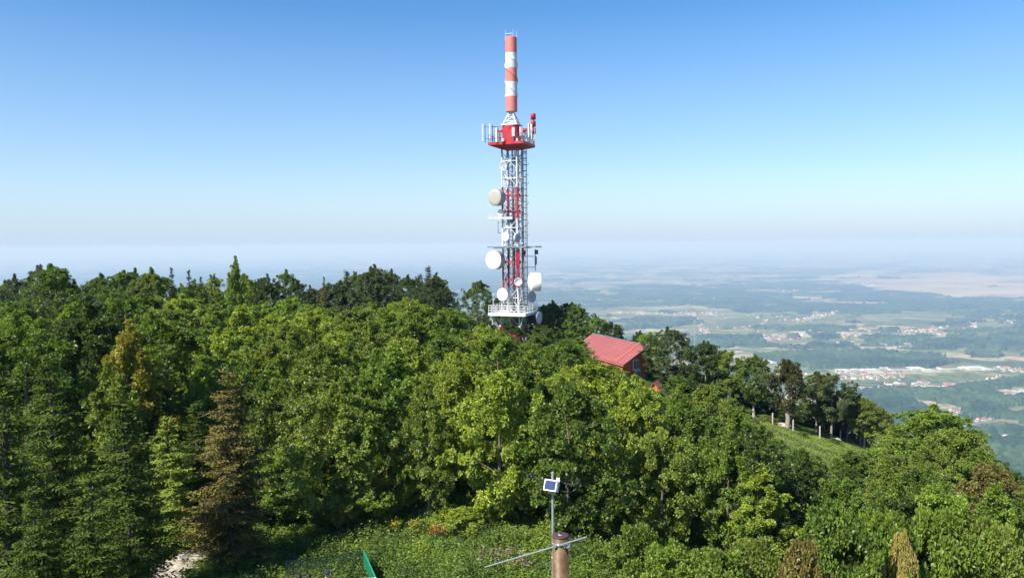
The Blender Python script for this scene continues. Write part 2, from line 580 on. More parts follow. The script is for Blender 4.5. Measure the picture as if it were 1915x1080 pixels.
clear3 = [(1868, 812), (1905, 816), (1900, 822), (1872, 820)]
clear4 = [(1850, 728), (1990, 728), (1990, 742), (1880, 742)]
clear5 = [(1880, 760), (1990, 757), (1990, 775), (1890, 774)]
wA = inpoly(wx, wy, polyA) | inpoly(wx, wy, polyD) | inpoly(wx, wy, polyB) | inpoly(wx, wy, polyE)
wx2 = ppx + wob * 14; wy2 = ppy + (fbm(GX / 300, GY / 300, 33, 3) - 0.5) * 6
wC = inpoly(wx2, wy2, polyC)
for c in (clear1, clear2, clear3, clear4, clear5):
    wC &= ~inpoly(wx2, wy2, c)
wood_n = fbm(GX / 900, GY / 520, 41, 4)
farhill = np.clip((560 - ppy) / 60, 0, 1)
wS = (wood_n > (0.675 - 0.13 * farhill)) | (fbm(GX / 330, GY / 210, 47, 3) > 0.70)
scrub = inpoly(wx, wy, [(1270, 640), (1400, 634), (1600, 622), (1990, 610), (1990, 664), (1600, 664), (1400, 660), (1300, 668)])
wA &= fbm(GX / 420, GY / 260, 57, 4) < 0.635
wC &= fbm(GX / 260, GY / 160, 58, 3) < 0.70
wS |= scrub & (fbm(GX / 160, GY / 120, 43, 3) > 0.56)
wS &= ~stub
keep_clear = inpoly(ppx, ppy, [(1425, 684), (1900, 682), (1990, 690), (1990, 698), (1780, 716), (1640, 718), (1560, 716), (1440, 705)])
wS &= ~keep_clear
mask = (wA | wC | wS) & far & (GY > 1200)
mask2 = mask.reshape(nR, nA)[:, :len(AF)]
ii = idx[:, :len(AF)]
fm_ = mask2[:-1, :-1] & mask2[:-1, 1:] & mask2[1:, 1:] & mask2[1:, :-1]
q4 = np.stack([ii[:-1, :-1], ii[1:, :-1], ii[1:, 1:], ii[:-1, 1:]], -1)[fm_]
# vertices on the rim of a wood stand on the ground, inner ones carry the canopy
inner = mask2.copy()
inner[1:-1, 1:-1] = mask2[1:-1, 1:-1] & mask2[:-2, 1:-1] & mask2[2:, 1:-1] & mask2[1:-1, :-2] & mask2[1:-1, 2:]
full_inner = np.zeros(nA * nR, bool); full_inner[ii.ravel()] = inner.ravel()
used, inv = np.unique(q4.ravel(), return_inverse=True)
ux, uy = GX[used], GY[used]
can = 8 + 20 * noise(ux / 17, uy / 17, 51) ** 1.5 + 9 * noise(ux / 45, uy / 45, 52)
uz = GZ[used] + np.where(full_inner[used], can, 0.3)
wd = link('distant_woods', np_mesh('distant_woods', np.stack([ux, uy, uz], -1), inv.reshape(-1, 4), None, False), woods_mat())
tag(wd, 'dark blue-green distant woods spread over the plain and its low hills', 'woods', kind='stuff')

# water far below
lk = MB()
c = hit(1606, 737); 
pts = []
for k in range(24):
    a = 2 * math.pi * k / 24
    rr = 1 + 0.25 * math.sin(3 * a + 1) + 0.12 * math.sin(5 * a)
    pts.append((c.x + 62 * rr * math.cos(a), c.y + 150 * rr * math.sin(a), c.z + 3.0))
lk.add(pts, [tuple(range(24))])
m_, t_, b_ = nt('lake_water')
b_.inputs['Base Color'].default_value = (0.05, 0.09, 0.13, 1); b_.inputs['Roughness'].default_value = 0.08
tag(lk.build('lake', m_), kind='structure')


def ribbon(name, pxs, width, mat, lift=0.6, sub=14):
    """a road of the plain that follows the ground through photo pixels"""
    W = [hit(*p) for p in pxs]
    pts = []
    for a, b in zip(W[:-1], W[1:]):
        for k in range(sub):
            p = a.lerp(b, k / sub)
            pts.append(p)
    pts.append(W[-1])
    V = []; Fq = []
    for i, p in enumerate(pts):
        d = (pts[min(i + 1, len(pts) - 1)] - pts[max(i - 1, 0)]); d.z = 0; d.normalize()
        s_ = Vector((-d.y, d.x, 0)) * (width / 2)
        for q in (p - s_, p + s_):
            V.append((q.x, q.y, float(gz(q.x, q.y)) + lift))
        if i: Fq.append((2 * i - 2, 2 * i - 1, 2 * i + 1, 2 * i))
    mb = MB().add(V, Fq)
    return tag(mb.build(name, mat), kind='structure')


m_road = paint('pale_road', (0.34, 0.31, 0.26), 0.9, 0.1, 0.02)
ribbon('road', [(1648, 632), (1672, 622), (1690, 615), (1700, 610)], 14, m_road, 2)
ribbon('road', [(1560, 692), (1640, 693), (1760, 692), (1880, 689), (1960, 690)], 11, m_road, 2)
ribbon('road', [(1778, 786), (1795, 780), (1802, 774)], 5, m_road, 2)
ribbon('road', [(1785, 801), (1830, 792), (1880, 786)], 5, m_road, 2)
ribbon('road', [(1590, 694), (1593, 705), (1588, 716)], 9, m_road, 2)
ribbon('road', [(1460, 722), (1560, 716), (1680, 722), (1790, 716), (1940, 700)], 8, m_road, 2)


# ------------------------------------------------------------------ villages on the plain
def house_mesh(w_, l_, h_, rh, wall, roof, name):
    b = MB()
    b.add([(-w_, -l_, -4), (w_, -l_, -4), (w_, l_, -4), (-w_, l_, -4), (-w_, -l_, h_), (w_, -l_, h_), (w_, l_, h_), (-w_, l_, h_), (0, -l_, h_ + rh), (0, l_, h_ + rh)],
          [(0, 1, 5, 8, 4), (2, 3, 7, 9, 6), (0, 4, 7, 3), (1, 2, 6, 5)], 0)
    o = 0.5
    b.add([(-w_ - o, -l_ - o, h_ - .25), (0, -l_ - o, h_ + rh + .25), (0, l_ + o, h_ + rh + .25), (-w_ - o, l_ + o, h_ - .25), (w_ + o, -l_ - o, h_ - .25), (w_ + o, l_ + o, h_ - .25)],
          [(0, 1, 2, 3), (1, 4, 5, 2)], 1)
    # window openings as dark shutters on the long sides
    for sgn in (-1, 1):
        for k in (-.5, .5):
            b.box((sgn * (w_ + .06), l_ * k, 2.2), (.12, 1.6, 1.5), 2)
    b.box((w_ * .3, l_ * .4, h_ + rh * .9), (.7, .7, 1.6), 0)
    me = bpy.data.meshes.new(name)
    me.from_pydata(b.v, [], b.f); me.polygons.foreach_set('material_index', b.m)
    for m in (wall, roof, M['dark']): me.materials.append(m)
    me.update()
    return me


HV = [('red-roofed white', house_mesh(5, 6.5, 5.5, 3.6, M['hwall'], M['hroof'], 'village_house')),
      ('brown-roofed white', house_mesh(4.6, 7, 5, 3.8, M['hwall'], M['hroof2'], 'village_house')),
      ('red-roofed ochre', house_mesh(5, 7, 6, 3.2, M['hyellow'], M['hroof'], 'village_house')),
      ('pale-roofed white', house_mesh(6, 9, 6, 1.6, M['hwall'], M['hroof3'], 'village_house'))]
# (x0, y0, x1, y1, half-thickness px, count, individual?, place words)
VIL = [(1448, 700, 1560, 706, 5, 30, 1, 'in the town below the row of halls, left of its square'),
       (1560, 702, 1690, 703, 8, 62, 1, 'in the middle of the town in front of the white halls'),
       (1650, 722, 1735, 716, 5, 34, 1, 'in the hamlet above the dark forest hill'),
       (1766, 722, 1800, 724, 5, 26, 1, 'in the red-roofed hamlet by the dark forest edge'),
       (1860, 690, 1915, 692, 4, 22, 1, 'in the village at the right end of the halls'),
       (1830, 709, 1880, 706, 3, 8, 1, 'in the loose farm row right of the town'),
       (1779, 774, 1800, 767, 4, 9, 1, 'in the hillside clearing among the dark woods'),
       (1815, 788, 1862, 780, 2, 14, 1, 'along the lane through the forest meadow'),
       (1880, 777, 1925, 780, 2, 5, 1, 'at the forest meadow by the right edge'),
       (1878, 817, 1900, 819, 2, 4, 1, 'in the small clearing low in the forest'),
       (1875, 737, 1915, 735, 2, 9, 1, 'in the pale strip above the forest at right'),
       (1300, 596, 1330, 632, 9, 40, 1, 'in the village behind the distant radio mast'),
       (1398, 632, 1500, 630, 5, 48, 0, ''), (1490, 600, 1570, 582, 4, 50, 0, ''), (1530, 622, 1610, 626, 3, 24, 0, ''),
       (1700, 618, 1750, 618, 3, 22, 0, ''), (1760, 626, 1785, 627, 2, 8, 0, ''), (1790, 600, 1835, 612, 4, 26, 0, ''), (1880, 598, 1920, 600, 4, 20, 0, ''),
       (1330, 572, 1430, 560, 5, 46, 0, ''), (1270, 585, 1345, 588, 3, 30, 0, ''), (1230, 552, 1300, 548, 4, 24, 0, ''), (1600, 568, 1700, 572, 4, 22, 0, ''),
       (1780, 572, 1850, 572, 3, 20, 0, ''), (1455, 545, 1500, 545, 4, 16, 0, ''), (1612, 530, 1640, 536, 3, 20, 0, ''), (1150, 583, 1210, 587, 2, 14, 0, ''),
       (1300, 520, 1500, 515, 6, 24, 0, ''), (1620, 500, 1900, 508, 6, 24, 0, ''), (1060, 556, 1180, 560, 3, 14, 0, ''), (1190, 585, 1300, 590, 2, 16, 0, ''),
       (1880, 560, 1915, 562, 2, 14, 0, ''), (1530, 632, 1920, 600, 14, 50, 0, ''), (1340, 600, 1520, 610, 16, 30, 0, '')]
sv, sf, smi = [], [], []
firsts = {}
for (x0, y0, x1, y1, th, n, ind, words) in VIL:
    for k in range(n):
        tt = rnd.random()
        px_ = x0 + (x1 - x0) * tt + rnd.gauss(0, 2); py_ = y0 + (y1 - y0) * tt + rnd.uniform(-th, th)
        p = hit(px_, py_, 1500)
        kv = rnd.choice([0, 0, 0, 1, 1, 2, 3])
        nm, me = HV[kv]
        s = rnd.uniform(0.85, 1.35) if ind else rnd.uniform(1.0, 1.7)
        rz = rnd.choice([0.3, 0.3, 0.3 + math.pi / 2, rnd.uniform(0, 3)])
        if ind:
            o = bpy.data.objects.new('village_house', me); COL.objects.link(o)
            o.location = p; o.rotation_euler.z = rz; o.scale = (s, s, s)
            tag(o, f'tiny {nm} house {words}', 'house', f'{nm} houses {words}')
        else:
            mt = Matrix.Translation(p) @ Matrix.Rotation(rz, 4, 'Z') @ Matrix.Scale(s, 4)
            b0 = len(sv)
            sv += [tuple(mt @ v.co) for v in me.vertices]
            slot = {0: (0, 1), 1: (0, 2), 2: (3, 1), 3: (0, 4)}[kv]
            for f in me.polygons:
                sf.append(tuple(b0 + i for i in f.vertices)); smi.append(5 if f.material_index == 2 else slot[f.material_index])
me = bpy.data.meshes.new('distant_villages'); me.from_pydata(sv, [], sf); me.polygons.foreach_set('material_index', smi); me.update()
o = link('distant_villages', me, [M['hwall'], M['hroof'], M['hroof2'], M['hyellow'], M['hroof3'], M['dark']])
tag(o, 'hazy villages of tiny pale houses scattered far across the plain', 'villages', kind='stuff')


def hall(px_, py_, wm, dm, hm, rz, label, roof='hroof3', wall='hwall'):
    p = hit(px_, py_, 1500)
    e = empty('industrial_hall', p, rz)
    b = MB()
    b.box((0, 0, hm / 2 - 2), (wm, dm, hm + 4), 0)
    for k in range(int(wm // 12)):
        b.box((-wm / 2 + 8 + k * 12, -dm / 2 - .05, hm * .45), (5, .1, 2.4), 1)
    b.build('wall', [M[wall], M['dark']], e)
    r_ = MB()
    nb = max(1, int(wm // 26)); bw = wm / nb
    for k in range(nb):   # shallow saw of roof bays
        xa = -wm / 2 + k * bw
        r_.add([(xa, -dm / 2 - .6, hm), (xa + bw, -dm / 2 - .6, hm), (xa + bw, dm / 2 + .6, hm), (xa, dm / 2 + .6, hm), (xa + bw / 2, -dm / 2 - .6, hm + 1.8), (xa + bw / 2, dm / 2 + .6, hm + 1.8)],
               [(0, 4, 5, 3), (4, 1, 2, 5), (0, 1, 4), (3, 5, 2)])
    r_.build('roof', M[roof], e)
    return tag(e, label, 'industrial hall', 'industrial halls in the valley')


ORD = ['first', 'second', 'third', 'fourth', 'fifth', 'sixth', 'seventh', 'eighth', 'ninth', 'tenth', 'eleventh', 'twelfth']
hl = [(1576, 694, 70, 40, 9, .1), (1600, 692, 44, 30, 7, .1), (1626, 693, 96, 40, 9, .12), (1652, 689, 60, 34, 8, .1), (1680, 691, 110, 44, 9, .08), (1712, 690, 80, 60, 9, .1),
      (1735, 693, 56, 30, 8, .1), (1772, 690, 96, 50, 11, .06), (1800, 689, 40, 40, 8, .1), (1822, 690, 105, 60, 12, .05), (1846, 692, 52, 30, 8, .1)]
for k, h_ in enumerate(hl):
    hall(*h_, f'white industrial hall, {ORD[k]} from the left in the row behind the town', wall='hwall', roof='hroof3' if k not in (4, 7) else 'hroof2')
hall(1458, 676, 150, 110, 7, .12, 'wide pale glasshouse-like hall with a bright roof left of the town')
hall(1892, 734, 120, 14, 5, .05, 'long low white shed above the forest near the right edge')


# ------------------------------------------------------------------ trees
def unit(v):
    return v / np.maximum(np.linalg.norm(v, axis=-1, keepdims=True), 1e-9)


def leaves(pos, dirs, nor, L, W, tint):
    """one folded four-cornered leaf per row"""
    side = unit(np.cross(dirs, nor))
    nor = unit(np.cross(side, dirs))
    L = L[:, None]; W = W[:, None]
    a = pos
    b = pos + dirs * L * 0.45 + side * W * 0.5 + nor * W * 0.12
    c = pos + dirs * L - nor * L * 0.12
    d = pos + dirs * L * 0.45 - side * W * 0.5 + nor * W * 0.12
    V = np.stack([a, b, c, d], 1).reshape(-1, 3)
    n = len(pos)
    Qd = np.arange(4 * n).reshape(n, 4)
    return V, Qd, tint


def crown_mesh(name, seed, H, Rc, zlo, n_cl, n_tw, n_lf, leaf=0.17, open_=0.0, clr=(0.45, 0.8), peak=0.55):
    g_ = np.random.default_rng(seed)
    h = H - zlo
    # clump centres spread through the crown's volume, most of them near its outside
    t = g_.beta(1.25, 1.15, n_cl)
    ang = g_.uniform(0, 2 * np.pi, n_cl)
    prof = np.clip(np.sin(np.pi * np.clip(t, 0.03, 1) ** (np.log(0.5) / np.log(peak)) * 0.97 + 0.02), 0, 1) ** 0.62
    lob = 1 + 0.26 * np.sin(3 * ang + seed + 2 * t) + 0.2 * np.sin(5 * ang + 2.1 * seed + 5 * t)
    rad = Rc * prof * lob * np.sqrt(g_.uniform(0.2, 1.12, n_cl))
    cc = np.stack([rad * np.cos(ang), rad * np.sin(ang), zlo + t * h * 0.97], 1)
    # gaps where a bough is missing
    hole = fbm(cc[:, 0] * .75 + cc[:, 1] * .45 + 3 * seed, cc[:, 2] * .8 - cc[:, 1] * .6, seed + 200, 2)
    ok = (hole > np.quantile(hole, .27)) | (g_.random(n_cl) < .12)
    cc = cc[ok]; t = t[ok]; n_cl = len(cc)
    cr = g_.uniform(clr[0], clr[1], n_cl) * (1 - 0.25 * t)
    # leading shoots that stand out of the top and sides
    ex, er = [], []
    for k in range(9):
        a_ = g_.uniform(0, 2 * np.pi); q_ = g_.uniform(.05, .8)
        zt_ = zlo + h * (1 - .42 * q_ ** 1.6) + g_.uniform(-.03, .07) * H
        for j in range(5):
            ex.append((Rc * q_ * .9 * np.cos(a_) + g_.normal(0, .06), Rc * q_ * .9 * np.sin(a_) + g_.normal(0, .06), zt_ - j * .30 - .1)); er.append(.12 + .055 * j)
    cc = np.concatenate([cc, np.array(ex)]); cr = np.concatenate([cr, np.array(er)])
    n_cl = len(cc)
    ctint = g_.normal(0.45, 0.13, n_cl) + 0.22 * (fbm(cc[:, 0] * .55 + seed, cc[:, 2] * .55 + cc[:, 1] * .5, seed, 2) - .5) * 2
    # twigs
    ci = np.repeat(np.arange(n_cl), n_tw)
    d = unit(g_.normal(size=(len(ci), 3)) + np.array([0, 0, 0.35]))
    tp = cc[ci] + d * (cr[ci] * g_.uniform(0.35, 1, len(ci)) ** 0.6)[:, None] * np.array([1, 1, 0.72])
    ax = np.array([0, 0, zlo + h * 0.35])
    outw = unit(tp - ax)
    tt = ctint[ci] + g_.normal(0, 0.09, len(ci))
    # leaves
    li = np.repeat(np.arange(len(ci)), n_lf)
    ld = unit(g_.normal(size=(len(li), 3)) + outw[li] * 0.7 + d[li] * 0.5 + np.array([0, 0, 0.1]))
    lp = tp[li] + ld * g_.uniform(0.02, 0.09, len(li))[:, None]
    ln = unit(g_.normal(size=(len(li), 3)) * 0.5 + np.array([0, 0, 0.7]) + outw[li] * 0.6 + d[li] * 0.35)
    LL = leaf * g_.uniform(0.7, 1.25, len(li)); WW = LL * g_.uniform(0.5, 0.75, len(li))
    V, Qd, ti = leaves(lp, ld, ln, LL, WW, np.clip(tt[li] + g_.normal(0, 0.08, len(li)), 0, 1))
    return np_mesh(name, V, Qd, None, False, {'tint': ('FACE', ti)}), cc


def trunk_mb(cc, H, zlo, r0, seed, n_limb=14, lean=0.3):
    g_ = random.Random(seed)
    cc = cc[:-45]
    b = MB()
    top = Vector((g_.uniform(-lean, lean), g_.uniform(-lean, lean), H * 0.86))
    pts = [Vector((0, 0, -0.8)), Vector((0, 0, 0.15))]
    for k in range(1, 6):
        p = top * (k / 5); p.x += g_.uniform(-.12, .12); p.y += g_.uniform(-.12, .12)
        pts.append(p)
    rs = [r0 * 1.45, r0 * 1.15, r0, r0 * .8, r0 * .58, r0 * .36, r0 * .12]
    b.path(pts, rs, 8)
    order = sorted(range(len(cc)), key=lambda i: g_.random())[:n_limb]
    for i in order:
        c_ = Vector(cc[i])
        zb = max(min(c_.z - 0.25 * math.hypot(c_.x, c_.y) - .3, H * .8), zlo * .55)
        base = top * (zb / (H * .86))
        mid = base.lerp(c_, .5) + Vector((g_.uniform(-.15, .15), g_.uniform(-.15, .15), g_.uniform(-.05, .25)))
        rr = r0 * (.42 - .25 * zb / H)
        b.path([base, mid, c_], [rr, rr * .6, rr * .18], 5)
    return b


def broadleaf(name, seed, H, Rc, zlo, n_cl, n_tw=22, n_lf=9, r0=0.12, bark='bark', limbs=14, cat='tree', **kw):
    e = empty(name, (0, 0, 0))
    me, cc = crown_mesh('crown', seed, H, Rc, zlo, n_cl, n_tw, n_lf, **kw)
    link('crown', me, M['leaf'], e)
    trunk_mb(cc, H, zlo, r0, seed, limbs).build('trunk', M[bark], e)
    e['_H'] = H; e['_R'] = Rc; e['_used'] = 0
    return e


def spruce(name, seed, H, Rc, dens=1.0, dead=False):
    g_ = np.random.default_rng(seed)
    e = empty(name, (0, 0, 0))
    V, Qs, ti = [], [], []
    b = MB()
    b.path([(0, 0, -.5), (0, 0, H * .3), (.03, .02, H * .65), (0, 0, H)], [H * .022, H * .016, H * .009, .006], 8)
    z = H * 0.06
    pos, dr, no, ll, ww, tn = [], [], [], [], [], []
    while z < H * 0.985:
        t = z / H
        nb = int((8 if t < .8 else 6) * dens)
        L0 = Rc * (1 - t) ** 0.82 * (0.55 + 0.45 * min(1, t / .12)) + 0.06
        for k in range(nb):
            a = g_.uniform(0, 2 * math.pi)
            Lb = L0 * g_.uniform(0.45, 1.2)
            if dead and t < .2: Lb *= g_.uniform(.5, 1.15)
            droop = (0.42 - 0.75 * t) * g_.uniform(.7, 1.3)
            h2 = np.array([math.cos(a), math.sin(a), 0.0])
            zo = z + g_.normal() * .11
            n = max(4, int(Lb / 0.085))
            s = np.linspace(0.06, 1, n)
            zz = zo - droop * Lb * (s - 0.42 * s ** 3)
            pts = np.outer(s * Lb, h2); pts[:, 2] = zz
            bare = dead and (g_.random() < (0.35 if t < .16 else .1))
            if k % 2 == 0 or bare:
                b.path([tuple(pts[0] * np.array([0, 0, 1])), tuple(pts[n // 2]), tuple(pts[-1])], [.028 * (1 - t) + .008, .016 * (1 - t) + .005, .004], 4)
            if bare: continue
            perp = np.array([-h2[1], h2[0], 0.0])
            bt = g_.normal(.45, .14)
            for i in range(1, n):
                tl = 0.34 * (1 - s[i]) ** .55 * min(1, Lb) + 0.10
                for sg in (-1, 1):
                    # side twig, and a hanging one below it
                    dv = perp * sg * g_.uniform(.6, 1) + h2 * g_.uniform(.35, .8) + np.array([0, 0, g_.uniform(-.45, .12)])
                    pos.append(pts[i]); dr.append(dv); ll.append(tl * g_.uniform(.7, 1.3)); no.append((g_.normal() * .5, g_.normal() * .5, 1)); tn.append(bt)
                if g_.random() < .75:
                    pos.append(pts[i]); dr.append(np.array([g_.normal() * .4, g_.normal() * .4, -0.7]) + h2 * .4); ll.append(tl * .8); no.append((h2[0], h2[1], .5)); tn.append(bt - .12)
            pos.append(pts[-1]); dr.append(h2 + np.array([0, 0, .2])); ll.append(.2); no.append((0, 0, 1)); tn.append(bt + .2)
        z += (0.26 if t < .7 else .2) * g_.uniform(.7, 1.3) / max(dens, .6)
    pos = np.array(pos); dr = unit(np.array(dr)); ll = np.array(ll); no = np.array(no, float); tn = np.array(tn)
    # each twig carries three short needle tufts
    P_, D_, L_, N_, T_ = [], [], [], [], []
    for f in (0.0, 0.35, 0.66):
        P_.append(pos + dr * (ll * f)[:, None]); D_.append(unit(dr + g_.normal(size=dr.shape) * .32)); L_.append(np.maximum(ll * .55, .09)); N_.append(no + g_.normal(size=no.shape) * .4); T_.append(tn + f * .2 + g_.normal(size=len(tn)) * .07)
    P_ = np.concatenate(P_); D_ = np.concatenate(D_); L_ = np.concatenate(L_); N_ = np.concatenate(N_); T_ = np.concatenate(T_)
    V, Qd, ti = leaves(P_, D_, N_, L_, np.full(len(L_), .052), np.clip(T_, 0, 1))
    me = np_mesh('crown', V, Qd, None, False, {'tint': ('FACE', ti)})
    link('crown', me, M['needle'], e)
    b.build('trunk', M['darkbark'], e)
    e['_H'] = H; e['_R'] = Rc; e['_used'] = 0
    return e


def place(proto, p, H, rz, color, label, cat, group, width=None):
    if proto['_used']:
        o = copy_tree(proto)
    else:
        o = proto
    proto['_used'] = proto['_used'] + 1
    s = H / proto['_H']
    sw = (width / proto['_R']) if width else s
    o.location = p; o.rotation_euler = (0, 0, rz); o.scale = (sw, sw, s)
    for ch in o.children:
        if ch.name.startswith('crown'): ch.color = (*color, 1)
    tag(o, label, cat, group)
    return o


MED = [broadleaf('broadleaf_tree', 11 + k, 7.0, 2.7, 0.3, 300, 11, 12, leaf=.145, clr=(0.24, 0.5)) for k in range(6)]
TALL = [broadleaf('broadleaf_tree', 31 + k, 11.0, 3.3, 1.4, 440, 11, 12, r0=.17, leaf=.155, clr=(0.26, 0.55), limbs=20) for k in range(4)]
STD = [broadleaf('broadleaf_tree', 51 + k, 8.5, 2.7, 2.5, 300, 11, 12, r0=.13, bark='greybark', leaf=.15, clr=(0.26, 0.52)) for k in range(2)]
SLIM = [broadleaf('broadleaf_tree', 61 + k, 8.0, 1.7, 0.4, 205, 11, 12, r0=.10, leaf=.14, clr=(0.24, 0.45), peak=.4) for k in range(2)]
BUSH = [broadleaf('shrub', 71 + k, 2.2, 1.6, 0.1, 115, 14, 10, r0=.03, leaf=.115, clr=(0.2, 0.38), limbs=10, peak=.35) for k in range(2)]
SPR = [spruce('spruce_tree', 81, 8.0, 1.9), spruce('spruce_tree', 82, 8.0, 1.5)]
DRY = spruce('spruce_tree', 84, 7.9, 1.95, 1.15, True)

TONE = {'dark green': (0.070, 0.108, 0.022), 'green': (0.125, 0.190, 0.030), 'grass-green': (0.182, 0.262, 0.036),
        'yellow-green': (0.262, 0.322, 0.042), 'olive': (0.182, 0.232, 0.040), 'rusty-tinged': (0.205, 0.172, 0.050),
        'golden': (0.29, 0.265, 0.042), 'grey-green': (0.105, 0.138, 0.052), 'brown': (0.150, 0.128, 0.042), 'spruce': (0.066, 0.096, 0.018)}

SKY_L = [(-120, 520), (0, 520), (60, 505), (100, 503), (140, 520), (200, 512), (265, 500), (320, 515), (380, 528), (440, 505), (470, 528), (500, 518), (550, 512), (600, 530), (650, 520), (700, 502),
         (760, 520), (800, 514), (860, 516), (925, 526), (990, 575), (1010, 568), (1040, 572), (1085, 568), (1120, 584), (1150, 600), (1200, 622), (1250, 616), (1285, 628), (1330, 644), (1370, 655), (1400, 668), (1440, 690), (1480, 690),
         (1520, 698), (1560, 705), (1590, 730), (1630, 752), (1665, 770), (1700, 778), (1740, 766), (1775, 772), (1800, 800), (1830, 830), (1860, 862), (1915, 890), (2050, 930)]
FRONT = [(-120, 540), (0, 535), (130, 528), (300, 524), (440, 532), (500, 528), (640, 546), (760, 562), (830, 572), (900, 596), (940, 617), (1000, 628), (1040, 640), (1075, 638), (1092, 648), (1108, 676), (1130, 694), (1165, 702),
         (1180, 706), (1210, 722), (1240, 738), (1256, 700), (1300, 706), (1340, 722), (1380, 758), (1405, 788), (1440, 806), (1490, 838), (1530, 872), (1560, 885), (1590, 866), (1620, 842), (1660, 815), (1690, 785), (1740, 768), (1775, 774),
         (1800, 800), (1830, 832), (1860, 866), (1915, 892), (2050, 930)]


def interp(tab, x):
    return float(np.interp(x, [a for a, _ in tab], [b for _, b in tab]))


TW = P(960.5, 640, 115.0)
TOWER_XY = (TW.x, TW.y)
# the red building's footprint (filled below) - roof corners from the photograph, with their depths
RF = {'FL': P(1109, 624.6, 112.0), 'FR': P(1212, 647.6, 98.5), 'NR': P(1166, 683.0, 95.0)}
BF0 = RF['FL'] + RF['NR'] - RF['FR']


def blocked(x, y, rad):
    if math.hypot(x - TOWER_XY[0], y - TOWER_XY[1]) < 3.6 + rad * .5: return True
    for u_ in np.linspace(0, 1, 8):
        for v_ in np.linspace(0, 1, 5):
            q = RF['FL'].lerp(RF['FR'], u_) + (BF0 - RF['FL']) * v_
            if math.hypot(x - q.x, y - q.y) < .8 + rad * .75: return True
    return False


ROWS = [(34.6, 2.8, 'front row by the clearing'), (38.6, 3.1, 'inner row by the clearing'), (43.5, 3.5, 'second row behind the clearing'), (50, 3.9, 'third row behind the clearing'), (57.5, 4.3, 'fourth row behind the clearing'),
        (66, 4.5, 'fifth row behind the clearing'), (75, 4.8, 'sixth row behind the clearing'), (84, 5.1, 'seventh row behind the clearing'), (94, 5.4, 'eighth row before the tower'),
        (107, 5.0, 'ninth row beside the tower'), (121, 4.9, 'skyline row behind the tower'), (134, 7.2, 'last row behind the skyline')]
CARD = ['zero', 'first', 'second', 'third', 'fourth', 'fifth', 'sixth', 'seventh', 'eighth', 'ninth', 'tenth', 'eleventh', 'twelfth', 'thirteenth', 'fourteenth', 'fifteenth', 'sixteenth',
        'seventeenth', 'eighteenth', 'nineteenth', 'twentieth']
taken = []
# spots kept for trees, posts and things placed by hand below
KEEP = []


def tone_for(px_, D):
    """the wood's own mix of kinds: greener at the left and right, yellower in the middle"""
    q = rnd.random()
    if px_ < 330: ks = ['dark green', 'green', 'green', 'grey-green', 'grass-green', 'olive']
    elif px_ < 480: ks = ['green', 'grass-green', 'yellow-green', 'olive', 'grass-green']
    elif px_ < 960:
        if D >= 100: ks = ['grey-green', 'green', 'dark green']
        elif D > 58: ks = ['yellow-green', 'yellow-green', 'yellow-green', 'grass-green', 'olive', 'grass-green']
        else: ks = ['grass-green', 'yellow-green', 'olive', 'grass-green', 'olive', 'green']
        if D > 60 and rnd.random() < .05: ks = ['rusty-tinged']
    elif px_ < 1220: ks = ['grass-green', 'green', 'yellow-green', 'olive', 'green'] if D < 94 else ['dark green', 'green', 'grass-green']
    else: ks = ['green', 'grass-green', 'green', 'olive', 'dark green', 'grass-green']
    return rnd.choice(ks)


for (D, sp_, rowname) in ROWS:
    row = []
    half = D * 0.70 + 3
    x = -half + rnd.uniform(0, sp_)
    while x < half:
        xx = x + rnd.uniform(-.9, .9); yy = D + rnd.uniform(-2.4, 2.4) * D / 70
        x += sp_ * rnd.uniform(.82, 1.18)
        z0 = float(gz(xx, yy))
        px_, _ = pix(xx, yy, z0 + 5)
        px_ = float(px_)
        if D < 36 and (xx < -9.5 or yy < 33.4): continue
        # canopy height
        can = 5.9 + 0.9 * fbm(xx / 9, yy / 9, 61, 2)
        if px_ < 360: can = 7.0
        if px_ > 1230: can = 5.6
        if D > 100: can = 12
        z1 = z0 + can + rnd.uniform(-.7, 1.0)
        _, ytop = pix(xx, yy, z1)
        cap = interp(SKY_L if D >= 100 else FRONT, px_)
        if D >= 94 and yy < 119.5 and 865 < px_ < 1028: cap = max(cap, 605)
        jit = rnd.uniform(-4, 20) if D < 100 else rnd.uniform(-5, 16)
        if px_ > 1060: jit = abs(jit) * .6
        if D > 90 and px_ > 1190 and D < 100: continue
        if D >= 107 and px_ > 1290: continue
        if float(ytop) < cap + jit:
            z1 = P(px_, cap + jit, yy).z
        H = z1 - z0
        if H < 2.6 or blocked(xx, yy, 2.2): continue
        if D > 76 and 1225 < px_ < 1700: continue            # the mown meadow and its fence
        if D > 60 and 1395 < px_ < 1640: continue
        if D <= 39 and px_ < 340: continue                    # spruces stand here
        H = min(H, 12.5)
        row.append((px_, xx, yy, z0, H))
    row.sort()
    left = [r for r in row if r[0] < 960][::-1]; right = [r for r in row if r[0] >= 960]
    for side, lst in (('left', left), ('right', right)):
        for k, (px_, xx, yy, z0, H) in enumerate(lst):
            tone = tone_for(px_, D)
            if H > 8.6: pr = rnd.choice(TALL)
            elif rnd.random() < (.3 if D < 60 else .16): pr = rnd.choice(SLIM)
            else: pr = rnd.choice(MED)
            Wd = pr['_R'] * min(1.25, max(.72, H / pr['_H'])) * rnd.uniform(.98, 1.2) * (.82 if D < 52 else (.86 if D > 100 else 1.0))
            base = TONE[tone]; f = rnd.uniform(.85, 1.18)
            size = 'slim' if pr in SLIM else ('tall' if H > 8.6 else ('low' if H < 4.2 else 'rounded'))
            place(pr, (xx, yy, z0), H, rnd.uniform(0, 6.28), tuple(c * f for c in base),
                  f'{size} {tone} tree, {CARD[min(k + 1, 20)]} {side} of the tower in the {rowname}', 'tree', 'broadleaf trees of the ridge wood', Wd)


